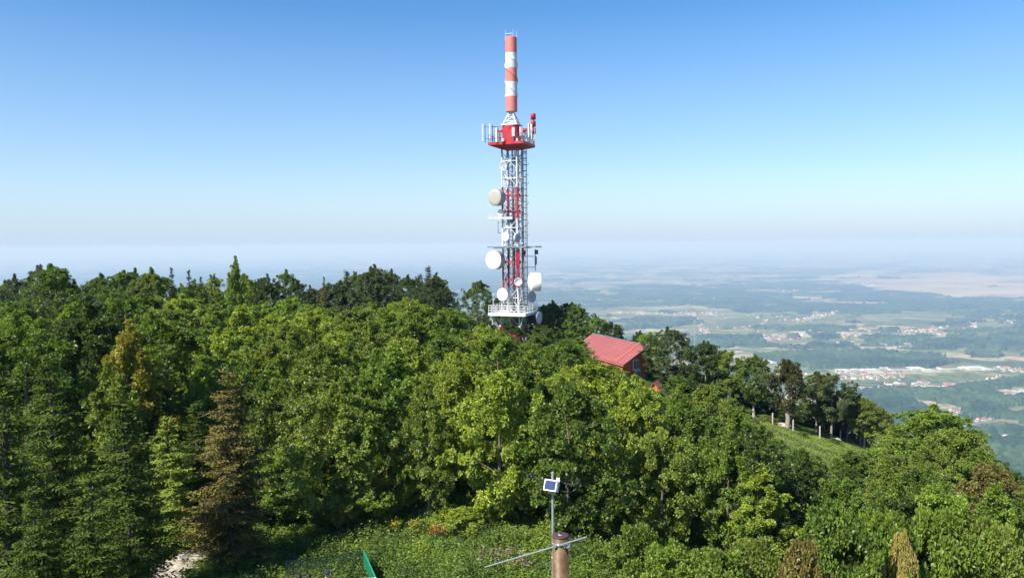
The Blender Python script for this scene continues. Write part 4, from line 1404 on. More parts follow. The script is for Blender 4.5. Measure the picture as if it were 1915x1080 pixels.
# right outrigger with boxes
b = MB()
for (p_, q_, r_) in (((979, 479), (1001, 479), .05), ((979, 499), (1001, 499.5), .05), ((1001, 466), (1001, 506), .06)): b.tube(wp(*p_, .3), wp(*q_, -.2), r_, 6)
b.build('outrigger', M['steel'], TWR)
b = MB(); b.box(wp(1003, 471.5, -.2), (.52, .4, .6)); b.box(wp(1003, 467, -.2), (.6, .48, .05)); b.build('antenna_box', M['dark'], TWR)
b = MB(); b.box(wp(1002, 487, -.35), (.33, .2, 1.2)); b.tube(wp(1002, 495, -.35), wp(1002, 497, -.35), .04, 6); b.build('panel_antenna', M['steel'], TWR)
b = MB(); b.box(wp(981, 472.5, -.6), (.36, .36, .6)); b.tube(wp(981, 476, -.6), wp(981, 480, -.6), .05, 6); b.build('antenna_box', M['red'], TWR)
b = MB(); b.box(wp(968.5, 483, -1.7), (.5, .3, 2.4)); b.box(wp(968.5, 483, -1.87), (.36, .05, 2.1)); b.build('cable_cabinet', M['red'], TWR)
b = MB(); b.box(wp(979.5, 494, -.5), (.24, .2, .9)); b.tube(wp(979.5, 487, -.5), wp(979.5, 505, -.5), .04, 6); b.build('panel_antenna', M['white'], TWR)


def dish(px_, py_, dD, r_, face, depth, fmat, smat, open_=False, back=False):
    f = Vector(face).normalized()
    c_ = wp(px_, py_, dD)
    b = MB()
    if open_:
        prof = [(0.0, r_), (0.02, r_ * .985), (-.06 * r_, r_ * .8), (-.16 * r_, r_ * .5), (-.22 * r_, r_ * .15), (-.22 * r_, 0)]
        b.lathe(c_, f, prof, 28, 0)
        b.lathe(c_, f, [(0, r_), (-.1, r_ * .98), (-.3 * r_, r_ * .5), (-.36 * r_, .12), (-.36 * r_, 0)], 28, 1)
        b.tube(c_ - f * .2 * r_, c_ + f * .25 * r_, .035, 6, 1); b.lathe(c_ + f * .25 * r_, f, [(0, 0), (0, .1), (.06, .1), (.06, 0)], 10, 1)
        d = b.build('dish_antenna', [M[fmat], M[smat]], TWR)
    else:
        b.lathe(c_, f, [(0, r_), (-depth, r_), (-depth - .02, r_ * .97), (-depth - .3 * r_, r_ * .5), (-depth - .36 * r_, .15), (-depth - .36 * r_, 0)], 32, 0)
        d = b.build('dish_antenna', M[smat], TWR)
        q = MB().lathe(c_, f, [(0.0, r_ * 1.012), (.03, r_ * .99), (.02 * r_ + .03, r_ * .6), (.03 * r_ + .03, r_ * .25), (.032 * r_ + .03, 0)], 32, 0)
        q.lathe(c_, f, [(-.05, r_ * 1.012), (.0, r_ * 1.012)], 32, 0)
        q.build('radome', M[fmat], d)
    # mount: arm back to the nearest leg
    best = min(corner, key=lambda s_: (loc(s_[0] * half(c_.z), s_[1] * half(c_.z), c_.z) - c_).length)
    e_ = loc(best[0] * half(c_.z), best[1] * half(c_.z), c_.z)
    bk = c_ - f * (depth + .36 * r_ if not open_ else .36 * r_)
    a = MB()
    a.tube(bk, e_ + ZU * .15, .06, 6); a.tube(bk - ZU * r_ * .3, e_ - ZU * .35, .045, 6); a.tube(bk + ZU * r_ * .35, bk - ZU * r_ * .45, .07, 8)
    a.build('mount', M['steel'], d)
    return d


dish(941, 310.5, -1.6, .66, (-.45, -.89, .02), .2, 'grey', 'lightgrey', True)
dish(925, 369, -1.7, 1.2, (-.64, -.77, 0), 1.1, 'beige', 'grey')
dish(936, 398, -.9, .5, (-.5, -.86, 0), .3, 'radome', 'lightgrey')
dish(945, 443, -1.5, .68, (-.6, -.8, 0), .25, 'radome', 'lightgrey')
dish(968, 444, -1.9, .66, (.75, -.66, 0), .22, 'grey', 'lightgrey')
dish(922.5, 486.5, -1.6, 1.36, (-.55, -.83, .0), 1.1, 'radome', 'grey')
dish(969.5, 527, -2.0, .62, (.18, -.98, 0), .25, 'radome', 'radome', True)
dish(939.5, 551, -1.7, .95, (-.55, -.83, 0), .35, 'radome', 'lightgrey')
dish(1009, 527, -.6, 1.36, (.985, .17, 0), 1.3, 'radome', 'radome')
dish(995, 555, .6, .85, (.65, -.76, 0), .3, 'grey', 'steel', True)
dish(1008.5, 594, .4, .92, (.86, -.5, 0), 1.5, 'lightgrey', 'dark')
dish(962, 298.5, .8, .36, (-.2, -.98, 0), .2, 'radome', 'lightgrey')
dish(954, 342, 0.2, .4, (-.3, -.95, 0), .3, 'lightgrey', 'grey')
dish(957, 413, .5, .3, (-.3, -.95, 0), .2, 'grey', 'grey')

# upper red platform
zu = zt(270)
hu = 2.7
b = MB()
b.add([loc(-hu, hu, zu + .12), loc(hu, hu, zu + .12), loc(hu, -hu, zu + .12), loc(-hu, -hu, zu + .12), loc(-hu, hu, zu - .28), loc(hu, hu, zu - .28), loc(hu, -hu, zu - .28), loc(-hu, -hu, zu - .28),
       loc(-1.25, 1.25, zu - .75), loc(1.25, 1.25, zu - .75), loc(1.25, -1.25, zu - .75), loc(-1.25, -1.25, zu - .75)],
      [(0, 1, 2, 3), (0, 4, 5, 1), (1, 5, 6, 2), (2, 6, 7, 3), (3, 7, 4, 0), (4, 8, 9, 5), (5, 9, 10, 6), (6, 10, 11, 7), (7, 11, 8, 4), (8, 11, 10, 9)])
up = b.build('platform', M['red'], TWR)
railing(hu - .06, hu - .06, zu + .12, 1.05, 6, M['dark'], up, 2, .028)
# red cabin on the platform
b = MB()
zc0, zc1 = zu + .12, zt(237)
b.lathe(loc(0, 0, zc0), ZU, [(0, 1.42), (zc1 - zc0, 1.42), (zc1 - zc0 + .1, 1.36), (zc1 - zc0 + .12, 0)], 14, 0, False)
cb = b.build('cabin', M['red'], TWR)
b = MB(); b.box(loc(.3, 1.43, zc0 + .95), (.7, .06, 1.7), 0, AX); b.tube(loc(.55, 1.47, zc0 + .9), loc(.55, 1.47, zc0 + 1.1), .03, 5); b.build('door', M['red'], cb)
b = MB()
for s_ in (-1, 1):
    b.box(loc(s_ * 1.9, .6, zt(245)), (1.1, .18, .3), 0, AX); b.box(loc(s_ * 1.9, -.7, zt(243)), (1.1, .18, .3), 0, AX)
b.build('crossbeam', M['red'], TWR)
b = MB(); b.box(wp(981.5, 244, -1), (.7, .5, .55)); b.box(wp(981.5, 244, -1.27), (.5, .06, .4)); b.build('antenna_box', M['red'], TWR)
# white pyramid carrying the striped mast
b = MB()
zp0, zp1 = zc1 + .1, zt(212)
base_h = 1.05; top_h = .3
b.box(loc(0, 0, zp0 + .1), (2.5, 2.5, .18), 0, AX)
for i in range(4):
    (a1, b1), (a2, b2) = corner[i], corner[(i + 1) % 4]
    b.tube(loc(a1 * base_h, b1 * base_h, zp0), loc(a1 * top_h, b1 * top_h, zp1), .12, 8)
    for k in range(3):
        t0, t1 = k / 3, (k + 1) / 3
        h0, h1 = base_h + (top_h - base_h) * t0, base_h + (top_h - base_h) * t1
        za, zc = zp0 + (zp1 - zp0) * t0, zp0 + (zp1 - zp0) * t1
        b.tube(loc(a1 * h0, b1 * h0, za), loc(a2 * h1, b2 * h1, zc), .06, 6); b.tube(loc(a1 * h1, b1 * h1, zc), loc(a2 * h1, b2 * h1, zc), .05, 6)
b.tube(loc(0, 0, zp1 - .2), loc(0, 0, zt(208)), .34, 14)
b.build('mast_base', M['white'], TWR)
# the striped mast, with its spiral strakes
rad = .845
mb_ = MB()
stripes = [(209, 'c'), (181, 'w'), (154, 'c'), (128, 'w'), (100, 'c'), (71, None)]
cx = wp(956.5, 140) ; 
nth = 72
zrow = []
for (ya, c_), (yb, _) in zip(stripes[:-1], stripes[1:]):
    za, zc = zt(ya), zt(yb)
    nr_ = 18
    vs = []
    for k in range(nr_ + 1):
        z = za + (zc - za) * k / nr_
        fade = min(1, max(0, (z - zt(184)) / .5), max(0, (zt(106) - z) / .5))
        for i in range(nth):
            a_ = 2 * math.pi * i / nth
            u_ = ((a_ + 2 * math.pi * (z - zt(181)) / 4.5) % math.pi)          # two spiral ridges under the cover
            u_ = min(u_, math.pi - u_) * rad
            r_ = rad + fade * .14 * math.exp(-(u_ / .30) ** 2)
            vs.append((r_ * math.cos(a_), r_ * math.sin(a_), z))
    mb_.add(vs, [(k * nth + i, k * nth + (i + 1) % nth, (k + 1) * nth + (i + 1) % nth, (k + 1) * nth + i) for k in range(nr_) for i in range(nth)], 0 if c_ == 'w' else 1, True)
mb_.lathe((0, 0, 0), ZU, [(zt(209), 0), (zt(209) - .01, rad * .98), (zt(209), rad)], nth, 1)
mb_.lathe((0, 0, 0), ZU, [(zt(71), rad), (zt(71) + .08, rad * .9), (zt(71) + .15, rad * .5), (zt(71) + .17, 0)], nth, 1)
mast = mb_.build('mast', [M['white'], M['coral']], TWR)
for (px_, yt) in ((945, 55), (959.5, 54), (966, 58)):
    b = MB(); b.tube(wp(px_, 76, 0), wp(px_, yt, 0), .045, 6, 0, .02); b.tube(wp(px_, 73, 0), wp(957, 72, 0), .03, 5); b.build('lightning_rod', M['lightgrey'], mast)
b = MB(); b.tube(wp(945.5, 63.8, 0), wp(958, 62.5, 0), .06, 6); b.build('crossbar', M['white'], mast)
# sector antennas round the upper platform
for (px_, ya, yb, dD, w_, mt) in [(903.5, 231, 265, -1.2, .36, 'lightgrey'), (917, 231, 262, -1.0, .5, 'lightgrey'), (929, 239, 266, -2.2, .3, 'white'), (960, 238, 255, -3.2, .42, 'white'), (974.5, 237, 254, -3.0, .42, 'white'),
                              (989, 231, 257, -1.6, .34, 'lightgrey'), (994, 232, 261, -.8, .4, 'white'), (998, 250, 264, .5, .3, 'white'), (985, 247, 263, 1.2, .3, 'lightgrey'), (933, 243, 264, 1.0, .3, 'lightgrey')]:
    b = MB()
    p_, q_ = wp(px_, ya, dD), wp(px_, yb, dD)
    hgt = p_.z - q_.z
    cc_ = (p_ + q_) / 2
    d_ = Vector((cc_.x, cc_.y, 0)).normalized(); s_ = Vector((-d_.y, d_.x, 0))
    b.box(cc_, (.16, w_, hgt), 0, (d_, s_, ZU)); b.box(cc_ + d_ * .1, (.05, w_ * .8, hgt * .97), 0, (d_, s_, ZU))
    an = b.build('panel_antenna', M[mt], TWR)
    a = MB(); back = cc_ - d_ * .3
    a.tube(back + ZU * hgt * .5, Vector((back.x, back.y, zu + .1)), .045, 6)
    for k in (.3, -.3): a.tube(cc_ + ZU * hgt * k, back + ZU * hgt * k, .035, 5)
    if px_ < 920:
        for k in (.32, -.32): a.tube(back + ZU * hgt * k, Vector((back.x * .55, back.y * .55, back.z + hgt * k)), .035, 5)
    a.build('mount', M['steel'], an)
# red stacked cylinder antenna
b = MB(); c_ = wp(997.2, 230, .6)
for (ya, yb) in ((212.5, 223.5), (226, 237), (239.5, 250)):
    za, zc = wp(997, yb, .6).z, wp(997, ya, .6).z
    b.lathe((c_.x, c_.y, 0), ZU, [(za, 0), (za, .38), (zc - .05, .38), (zc, .33), (zc, 0)], 18)
b.tube((c_.x, c_.y, zu + .1), (c_.x, c_.y, wp(997, 213, .6).z), .1, 8)
b.build('stacked_antenna', M['red'], TWR)
# clutter of small boxes and whips on the platform
for (px_, py_, dD, w_, h) in [(978, 258, -2.6, .4, .7), (940, 262, -2.6, .35, .5), (986, 262, -1.0, .3, .6), (967, 262, -3.0, .3, .5)]:
    b = MB(); b.box(wp(px_, py_, dD), (w_, .3, h)); b.box(wp(px_, py_, dD) + Vector((0, -.16, 0)), (w_ * .7, .04, h * .8)); b.build('radio_unit', M['lightgrey'], TWR)
for (px_, ya, dD) in [(984, 232, -1.4), (1000, 240, .2), (921, 245, .5), (992, 226, .8)]:
    b = MB(); b.tube(wp(px_, 268, dD), wp(px_, ya, dD), .03, 5); b.tube(wp(px_, ya + 6, dD), wp(px_, ya + 2, dD), .05, 6); b.build('whip_antenna', M['lightgrey'], TWR)

# ------------------------------------------------------------------ red building
FL, FR, NR, NL = RF['FL'], RF['FR'], RF['NR'], BF0
BB = empty('service_building', (NR.x, NR.y, float(gz(NR.x, NR.y))))
tag(BB, 'orange-red service building with a sloping red sheet roof below the tower', 'building')
OB = Vector(BB.location)
gb = min(float(gz(q.x, q.y)) for q in (FL, FR, NR, NL)) - 1.0
lf = [q - OB for q in (FL, FR, NR, NL)]
cen = sum(lf, Vector()) / 4


def inset(q, k): return Vector((cen.x + (q.x - cen.x) * k, cen.y + (q.y - cen.y) * k, q.z))


b = MB()
tops = [inset(q, .94) - Vector((0, 0, .2)) for q in lf]
bots = [Vector((q.x, q.y, gb - OB.z)) for q in tops]
b.add(tops + bots, [(0, 1, 5, 4), (1, 2, 6, 5), (2, 3, 7, 6), (3, 0, 4, 7)])
wl = b.build('wall', M['orange'], BB)
nrm = (lf[1] - lf[0]).cross(lf[3] - lf[0]).normalized()
if nrm.z < 0: nrm = -nrm
b = MB()
b.add([q + nrm * .1 for q in lf] + [q - nrm * .08 for q in lf], [(0, 1, 2, 3), (7, 6, 5, 4), (0, 4, 5, 1), (1, 5, 6, 2), (2, 6, 7, 3), (3, 7, 4, 0)])
rf = b.build('roof', M['roofred'], BB)
# standing seams down the slope, and two rows of snow guards
e1 = lf[1] - lf[0]; e2 = lf[3] - lf[0]
ns = 26
b = MB()
for k in range(1, ns):
    p_ = lf[0] + e1 * (k / ns)
    d_ = e2.normalized(); s_ = e1.normalized()
    b.box(p_ + e2 * .5 + nrm * .12, (e2.length * .99, .035, .045), 0, (d_, d_.cross(nrm).normalized(), nrm))
b.build('seam', M['roofred'], rf)
for row, u_ in ((0, .76), (1, .87)):
    for k in range(10):
        if row == 0 and k in (4, 5): continue
        p_ = lf[0] + e1 * u_ + e2 * (.06 + .88 * k / 9) + nrm * .14
        MB().box(p_, (.34, .16, .12), 0, (e2.normalized(), e2.normalized().cross(nrm).normalized(), nrm)).build('snow_guard', M['coral'], rf)
b = MB(); b.tube(lf[3] + nrm * .02 - ZU * .12, lf[2] + nrm * .02 - ZU * .12, .09, 8); b.build('gutter', M['roofred'], rf)
b = MB(); b.tube(lf[0] + nrm * .16, lf[1] + nrm * .16, .07, 6); b.build('ridge_flashing', M['steel'], rf)
# windows in the shaded right wall
wdir = (tops[1] - tops[2]); wdir.z = 0; wdir.normalize()
wn_ = Vector((wdir.y, -wdir.x, 0))
if wn_.y > 0: wn_ = -wn_
for (py_, hh, px_) in ((681, 1.2, 1188.5), (699.5, 1.0, 1191.5)):
    d = ray(px_, py_); o_ = tops[2] + OB
    tt = (o_.dot(wn_)) / Vector(d).dot(wn_)
    c_ = Vector(d) * tt - OB
    b = MB().box(c_ + wn_ * .05, (1.15, .1, hh), 0, (wdir, wn_, ZU))
    wi = b.build('window', M['frame'], BB)
    b = MB(); b.box(c_ + wn_ * .115 - wdir * .27, (.46, .03, hh - .18), 0, (wdir, wn_, ZU)); b.box(c_ + wn_ * .115 + wdir * .27, (.46, .03, hh - .18), 0, (wdir, wn_, ZU))
    b.build('pane', M['glass'], wi)
    b = MB(); b.box(c_ + wn_ * .1 - ZU * (hh / 2 + .05), (1.3, .25, .08), 0, (wdir, wn_, ZU)); b.build('sill', M['frame'], wi)

# small hut roof lower down
hp = P(1226, 712, 90)
hz = float(gz(hp.x, hp.y))
HU = empty('garden_hut', (hp.x, hp.y, hz), R(-20))
tag(HU, 'small red-roofed hut peeking through the trees right of the orange building', 'hut')
hh = hp.z - hz
b = MB(); b.box((0, 0, hh / 2 - .9), (1.7, 1.9, hh - .3)); b.add([(-.85, -.95, hh - 1.05), (.85, -.95, hh - 1.05), (0, -.95, hh - .05), (-.85, .95, hh - 1.05), (.85, .95, hh - 1.05), (0, .95, hh - .05)], [(0, 1, 2), (3, 5, 4)]); b.build('wall', M['orange'], HU)
b = MB(); b.add([(-1.05, -1.15, hh - 1.2), (0, -1.15, hh), (0, 1.15, hh), (-1.05, 1.15, hh - 1.2), (1.05, -1.15, hh - 1.2), (1.05, 1.15, hh - 1.2)] + [(-1.05, -1.15, hh - 1.28), (0, -1.15, hh - .08), (0, 1.15, hh - .08), (-1.05, 1.15, hh - 1.28), (1.05, -1.15, hh - 1.28), (1.05, 1.15, hh - 1.28)],
                [(0, 1, 2, 3), (1, 4, 5, 2), (6, 9, 8, 7), (7, 8, 11, 10), (0, 6, 7, 1), (1, 7, 10, 4), (3, 2, 8, 9), (2, 5, 11, 8), (0, 3, 9, 6), (4, 10, 11, 5)])
b.build('roof', M['roofred'], HU)

# distant lattice mast down the slope
mp0 = P(1299, 592, 260.0)
mz = float(gz(mp0.x, mp0.y))
RM = empty('radio_mast', (mp0.x, mp0.y, mz))
tag(RM, 'thin grey lattice radio mast rising behind the trees against the plain', 'mast')
mh = mp0.z - mz
for k in range(3):
    a = k * 2.094
    b = MB().tube((.35 * math.cos(a), .35 * math.sin(a), -1), (.22 * math.cos(a), .22 * math.sin(a), mh), .035, 5); b.build('leg', M['steel'], RM)
b = MB(); z = 0
while z < mh - 1:
    for k in range(3):
        a, c_ = k * 2.094, (k + 1) * 2.094
        b.tube((.3 * math.cos(a), .3 * math.sin(a), z), (.3 * math.cos(c_), .3 * math.sin(c_), z + .9), .03, 5)
    z += .9
b.build('bracing', M['lightgrey'], RM)
b = MB(); b.tube((0, 0, mh), (0, 0, mh + 1.6), .04, 5); b.build('whip_antenna', M['lightgrey'], RM)

# ------------------------------------------------------------------ weather sensor and pipe right below the camera
DW = 7.25
pt = P(1048, 999, DW)                       # centre of the pipe's top
pz = float(gz(pt.x, pt.y))
PI_ = empty('steel_pipe', (pt.x, pt.y, pz))
tag(PI_, 'brown upright pipe with a dark lid in front of the clearing', 'pipe')
Lp = pt.z - pz
rp_ = .0775
b = MB().lathe((0, 0, 0), ZU, [(-.5, rp_), (Lp - .012, rp_), (Lp - .012, rp_ - .006)], 40); b.build('shaft', M['pipe'], PI_)
b = MB().lathe((0, 0, 0), ZU, [(Lp - .014, 0), (Lp - .014, rp_ + .003), (Lp - .002, rp_ + .003), (Lp, rp_), (Lp, 0)], 40); lid = b.build('lid', M['cap'], PI_)
b = MB().lathe((0, 0, 0), ZU, [(Lp, .022), (Lp + .006, .022), (Lp + .006, .0)], 18); b.build('washer', M['galv'], lid)
b = MB().lathe((0, 0, 0), ZU, [(Lp + .006, .013), (Lp + .020, .013), (Lp + .020, 0)], 6, 0, False); b.tube((0, 0, Lp + .02), (0, 0, Lp + .034), .007, 8); b.build('nut', M['cap'], lid)
# clamp band and cross rod
zc_ = P(1048, 1014, DW).z - pz
b = MB().lathe((0, 0, 0), ZU, [(zc_ - .012, rp_), (zc_ - .012, rp_ + .005), (zc_ + .012, rp_ + .005), (zc_ + .012, rp_)], 40)
b.box((.055, -.082, zc_), (.05, .03, .03)); b.box((-.06, -.07, zc_), (.03, .03, .03))
for k in (-.02, .03): b.tube((.05 + k, -.115, zc_), (.05 + k, -.07, zc_), .006, 6)
b.build('clamp', M['galv'], PI_)
OP = Vector(PI_.location)
ra, rb_, rm_ = P(1097, 1003.5, DW - .02), P(907, 1059.5, DW + 1.05), P(1052, 1017, DW - .115)
b = MB(); b.tube(ra - OP, rm_ - OP, .0088, 12); b.tube(rm_ - OP, rb_ - OP, .0088, 12, 0, .0078)
b.build('cross_rod', M['galv'], PI_)

sb = P(1034, 1000, DW + .06)
WS = empty('weather_sensor', (sb.x, sb.y, pz))
tag(WS, 'small weather sensor with blue solar panel on a thin steel pole', 'weather sensor')
OW = Vector(WS.location)
ztop = P(1034, 882, DW + .06).z - OW.z
b = MB().tube((0, 0, -.3), (0, 0, ztop), .0125, 14); b.lathe((0, 0, 0), ZU, [(ztop, .0125), (ztop + .004, .008), (ztop + .004, 0)], 14)
b.build('pole', M['galv'], WS)
for k in (.25, 1.2, 2.4):
    b = MB().lathe((0, 0, 0), ZU, [(Lp - k - .012, .0135), (Lp - k - .012, .018), (Lp - k + .012, .018), (Lp - k + .012, .0135)], 14); b.tube((0, 0, Lp - k), (.0, -.0, Lp - k + .001), .014, 8)
    b.box((.04, -.02, Lp - k), (.08, .02, .02)); b.build('bracket', M['galv'], WS)
# box: its front tilts up and turns left towards the sun
bc = P(1029, 906.5, DW - .03) - OW
fw = Vector((-.42, -.80, .42)).normalized()
sd_ = fw.cross(ZU).normalized() * -1
sd_ = ZU.cross(fw).normalized(); uv = fw.cross(sd_).normalized()
if sd_.x < 0: sd_ = -sd_
if uv.z < 0: uv = -uv
b = MB(); b.box(bc - fw * .03, (.125, .100, .055), 0, (sd_, uv, fw))
b.box(bc - fw * .005 + sd_ * 0, (.132, .108, .012), 0, (sd_, uv, fw))
bx = b.build('sensor_box', M['plastic'], WS)
bev = bx.modifiers.new('edge', 'BEVEL'); bev.width = .004; bev.segments = 2
b = MB(); b.box(bc + fw * .0025, (.108, .084, .004), 0, (sd_, uv, fw)); b.build('solar_panel', M['solar'], bx)
b = MB(); b.box(bc - fw * .07 + ZU * -.005, (.11, .09, .03), 0, (sd_, uv, fw)); b.lathe(Vector((0, 0, bc.z - .09)), ZU, [(-.02, 0), (-.02, .028), (.03, .028), (.04, .014)], 14)
b.build('mounting_bracket', M['greyplastic'], WS)
b = MB(); b.box(bc + Vector((.075, .02, .045)), (.03, .04, .03)); b.build('housing_lug', M['plastic'], WS)
b = MB(); zc2 = P(1034, 897, DW).z - OW.z
pa, pb_ = P(994, 893.5, DW + .1) - OW, P(1072, 906, DW + .0) - OW
b.tube(pa, pb_, .005, 8, 0)
b.build('sensor_arm', M['black'], WS)
# anemometer cups on the left end, vane on the right end
b = MB(); b.tube(pa, pa + ZU * .03, .004, 6); hub = pa + ZU * .03
for k in range(3):
    a = .5 + k * 2.094
    e_ = hub + Vector((math.cos(a), math.sin(a), 0)) * .055
    b.tube(hub, e_, .002, 5)
    b.lathe(e_, Vector((-math.sin(a), math.cos(a), 0)), [(-.012, .001), (-.010, .009), (-.004, .013), (.004, .0145)], 12)
b.build('wind_cups', M['black'], WS)
b = MB(); b.tube(pb_, pb_ + ZU * .04, .004, 6); t_ = pb_ + ZU * .04
b.tube(t_ + Vector((-.05, .02, 0)), t_ + Vector((.05, -.02, 0)), .0025, 5); b.add([t_ + Vector((.02, -.008, -.018)), t_ + Vector((.06, -.024, -.022)), t_ + Vector((.06, -.024, .022)), t_ + Vector((.02, -.008, .018))] + [t_ + Vector((.02, -.005, -.018)), t_ + Vector((.06, -.021, -.022)), t_ + Vector((.06, -.021, .022)), t_ + Vector((.02, -.005, .018))], [(0, 1, 2, 3), (7, 6, 5, 4), (0, 4, 5, 1), (1, 5, 6, 2), (2, 6, 7, 3), (3, 7, 4, 0)])
b.build('wind_vane', M['black'], WS)

# ------------------------------------------------------------------ green wind screen, table, people
ct = P(680, 1029.5, 29.2)
gz0 = float(gz(ct.x, ct.y))
SCN = empty('wind_screen', (ct.x, ct.y, gz0))
tag(SCN, 'green wind screen panel on posts beside the picnic table', 'screen')
Hs = ct.z - gz0
e1_ = P(704, 1084, 26.8); e2_ = P(536, 1050, 28.2)
mn = bpy.data.materials.new('dark_netting'); mn.use_nodes = True
tn_ = mn.node_tree
bn = tn_.nodes['Principled BSDF']; bn.inputs['Base Color'].default_value = (.004, .03, .018, 1); bn.inputs['Roughness'].default_value = .9
trn = N(tn_, 'ShaderNodeBsdfTransparent'); mxn = N(tn_, 'ShaderNodeMixShader'); mxn.inputs[0].default_value = .35
tn_.links.new(trn.outputs[0], mxn.inputs[1]); tn_.links.new(bn.outputs[0], mxn.inputs[2]); tn_.links.new(mxn.outputs[0], tn_.nodes['Material Output'].inputs[0])


def panel(name, a, b_, mat, t=.03):
    a = Vector(a); b_ = Vector(b_)
    d_ = (b_ - a); d_.z = 0; d_.normalize(); s_ = Vector((-d_.y, d_.x, 0)) * t / 2
    za, zb_ = float(gz(a.x, a.y)) - gz0, float(gz(b_.x, b_.y)) - gz0
    o_ = Vector((ct.x, ct.y, gz0))
    A0, B0 = Vector((a.x - o_.x, a.y - o_.y, za + .02)), Vector((b_.x - o_.x, b_.y - o_.y, zb_ + .02))
    A1, B1 = a - o_, b_ - o_
    vs = [A0 - s_, B0 - s_, B1 - s_, A1 - s_, A0 + s_, B0 + s_, B1 + s_, A1 + s_]
    return MB().add(vs, [(0, 1, 2, 3), (7, 6, 5, 4), (0, 4, 5, 1), (1, 5, 6, 2), (2, 6, 7, 3), (3, 7, 4, 0)]).build(name, mat, SCN)


panel('side_panel', ct, e1_, M['net'])
panel('netting', ct, e2_, mn, .01)
for q in (ct, e1_, e2_, ct.lerp(e2_, .5)):
    zq = float(gz(q.x, q.y)) - gz0
    l_ = q - Vector((ct.x, ct.y, gz0))
    MB().tube((l_.x, l_.y, zq - .2), (l_.x, l_.y, l_.z + .04), .02, 8).build('post', M['darkgreen'], SCN)
o_ = Vector((ct.x, ct.y, gz0))
MB().tube(ct - o_ + ZU * .03, e1_ - o_ + ZU * .03, .028, 8).build('top_rail', M['greensteel'], SCN)
MB().tube(ct - o_ + ZU * .02, e2_ - o_ + ZU * .02, .008, 6).build('top_rail', M['darkgreen'], SCN)

tp = P(662, 1081, 26.9)
tzg = float(gz(tp.x, tp.y))
TB = empty('picnic_table', (tp.x, tp.y - .4, tzg), R(8))
tag(TB, 'grey-blue picnic table at the bottom edge beside the green screen', 'table')
th_ = tp.z - tzg
b = MB()
for k in range(5): b.box((0, -.3 + k * .15, th_), (1.5, .14, .04))
b.build('tabletop', M['table'], TB)
for s_ in (-.6, .6):
    b = MB(); b.tube((s_, -.3, 0), (s_, .15, th_ - .03), .035, 6); b.tube((s_, .3, 0), (s_, -.15, th_ - .03), .035, 6); b.build('leg', M['dark'], TB)

wpn = P(702, 1082, 26.6)
b = MB().lathe((0, 0, 0), ZU, [(0, 0), (0, .10), (.25, .12), (.32, .07), (.36, .05), (.40, .05), (.40, 0)], 20)
o = b.build('water_canister', M['plastic']); o.location = (wpn.x, wpn.y, wpn.z - .35)
tag(o, 'white plastic canister at the near end of the green screen', 'canister')
bz = MB(); bz.box((0, 0, -.03), (.5, .5, .06))
for (sx_, sy_) in ((-1, -1), (1, -1), (1, 1), (-1, 1)): bz.tube((sx_ * .2, sy_ * .2, -.06), (sx_ * .2, sy_ * .2, min(float(gz(wpn.x, wpn.y)) - wpn.z + .3, -.12)), .025, 6)
o = bz.build('stool', M['table']); o.location = (wpn.x, wpn.y, wpn.z - .35)
tag(o, 'small stool under the white canister at the screen end', 'stool')


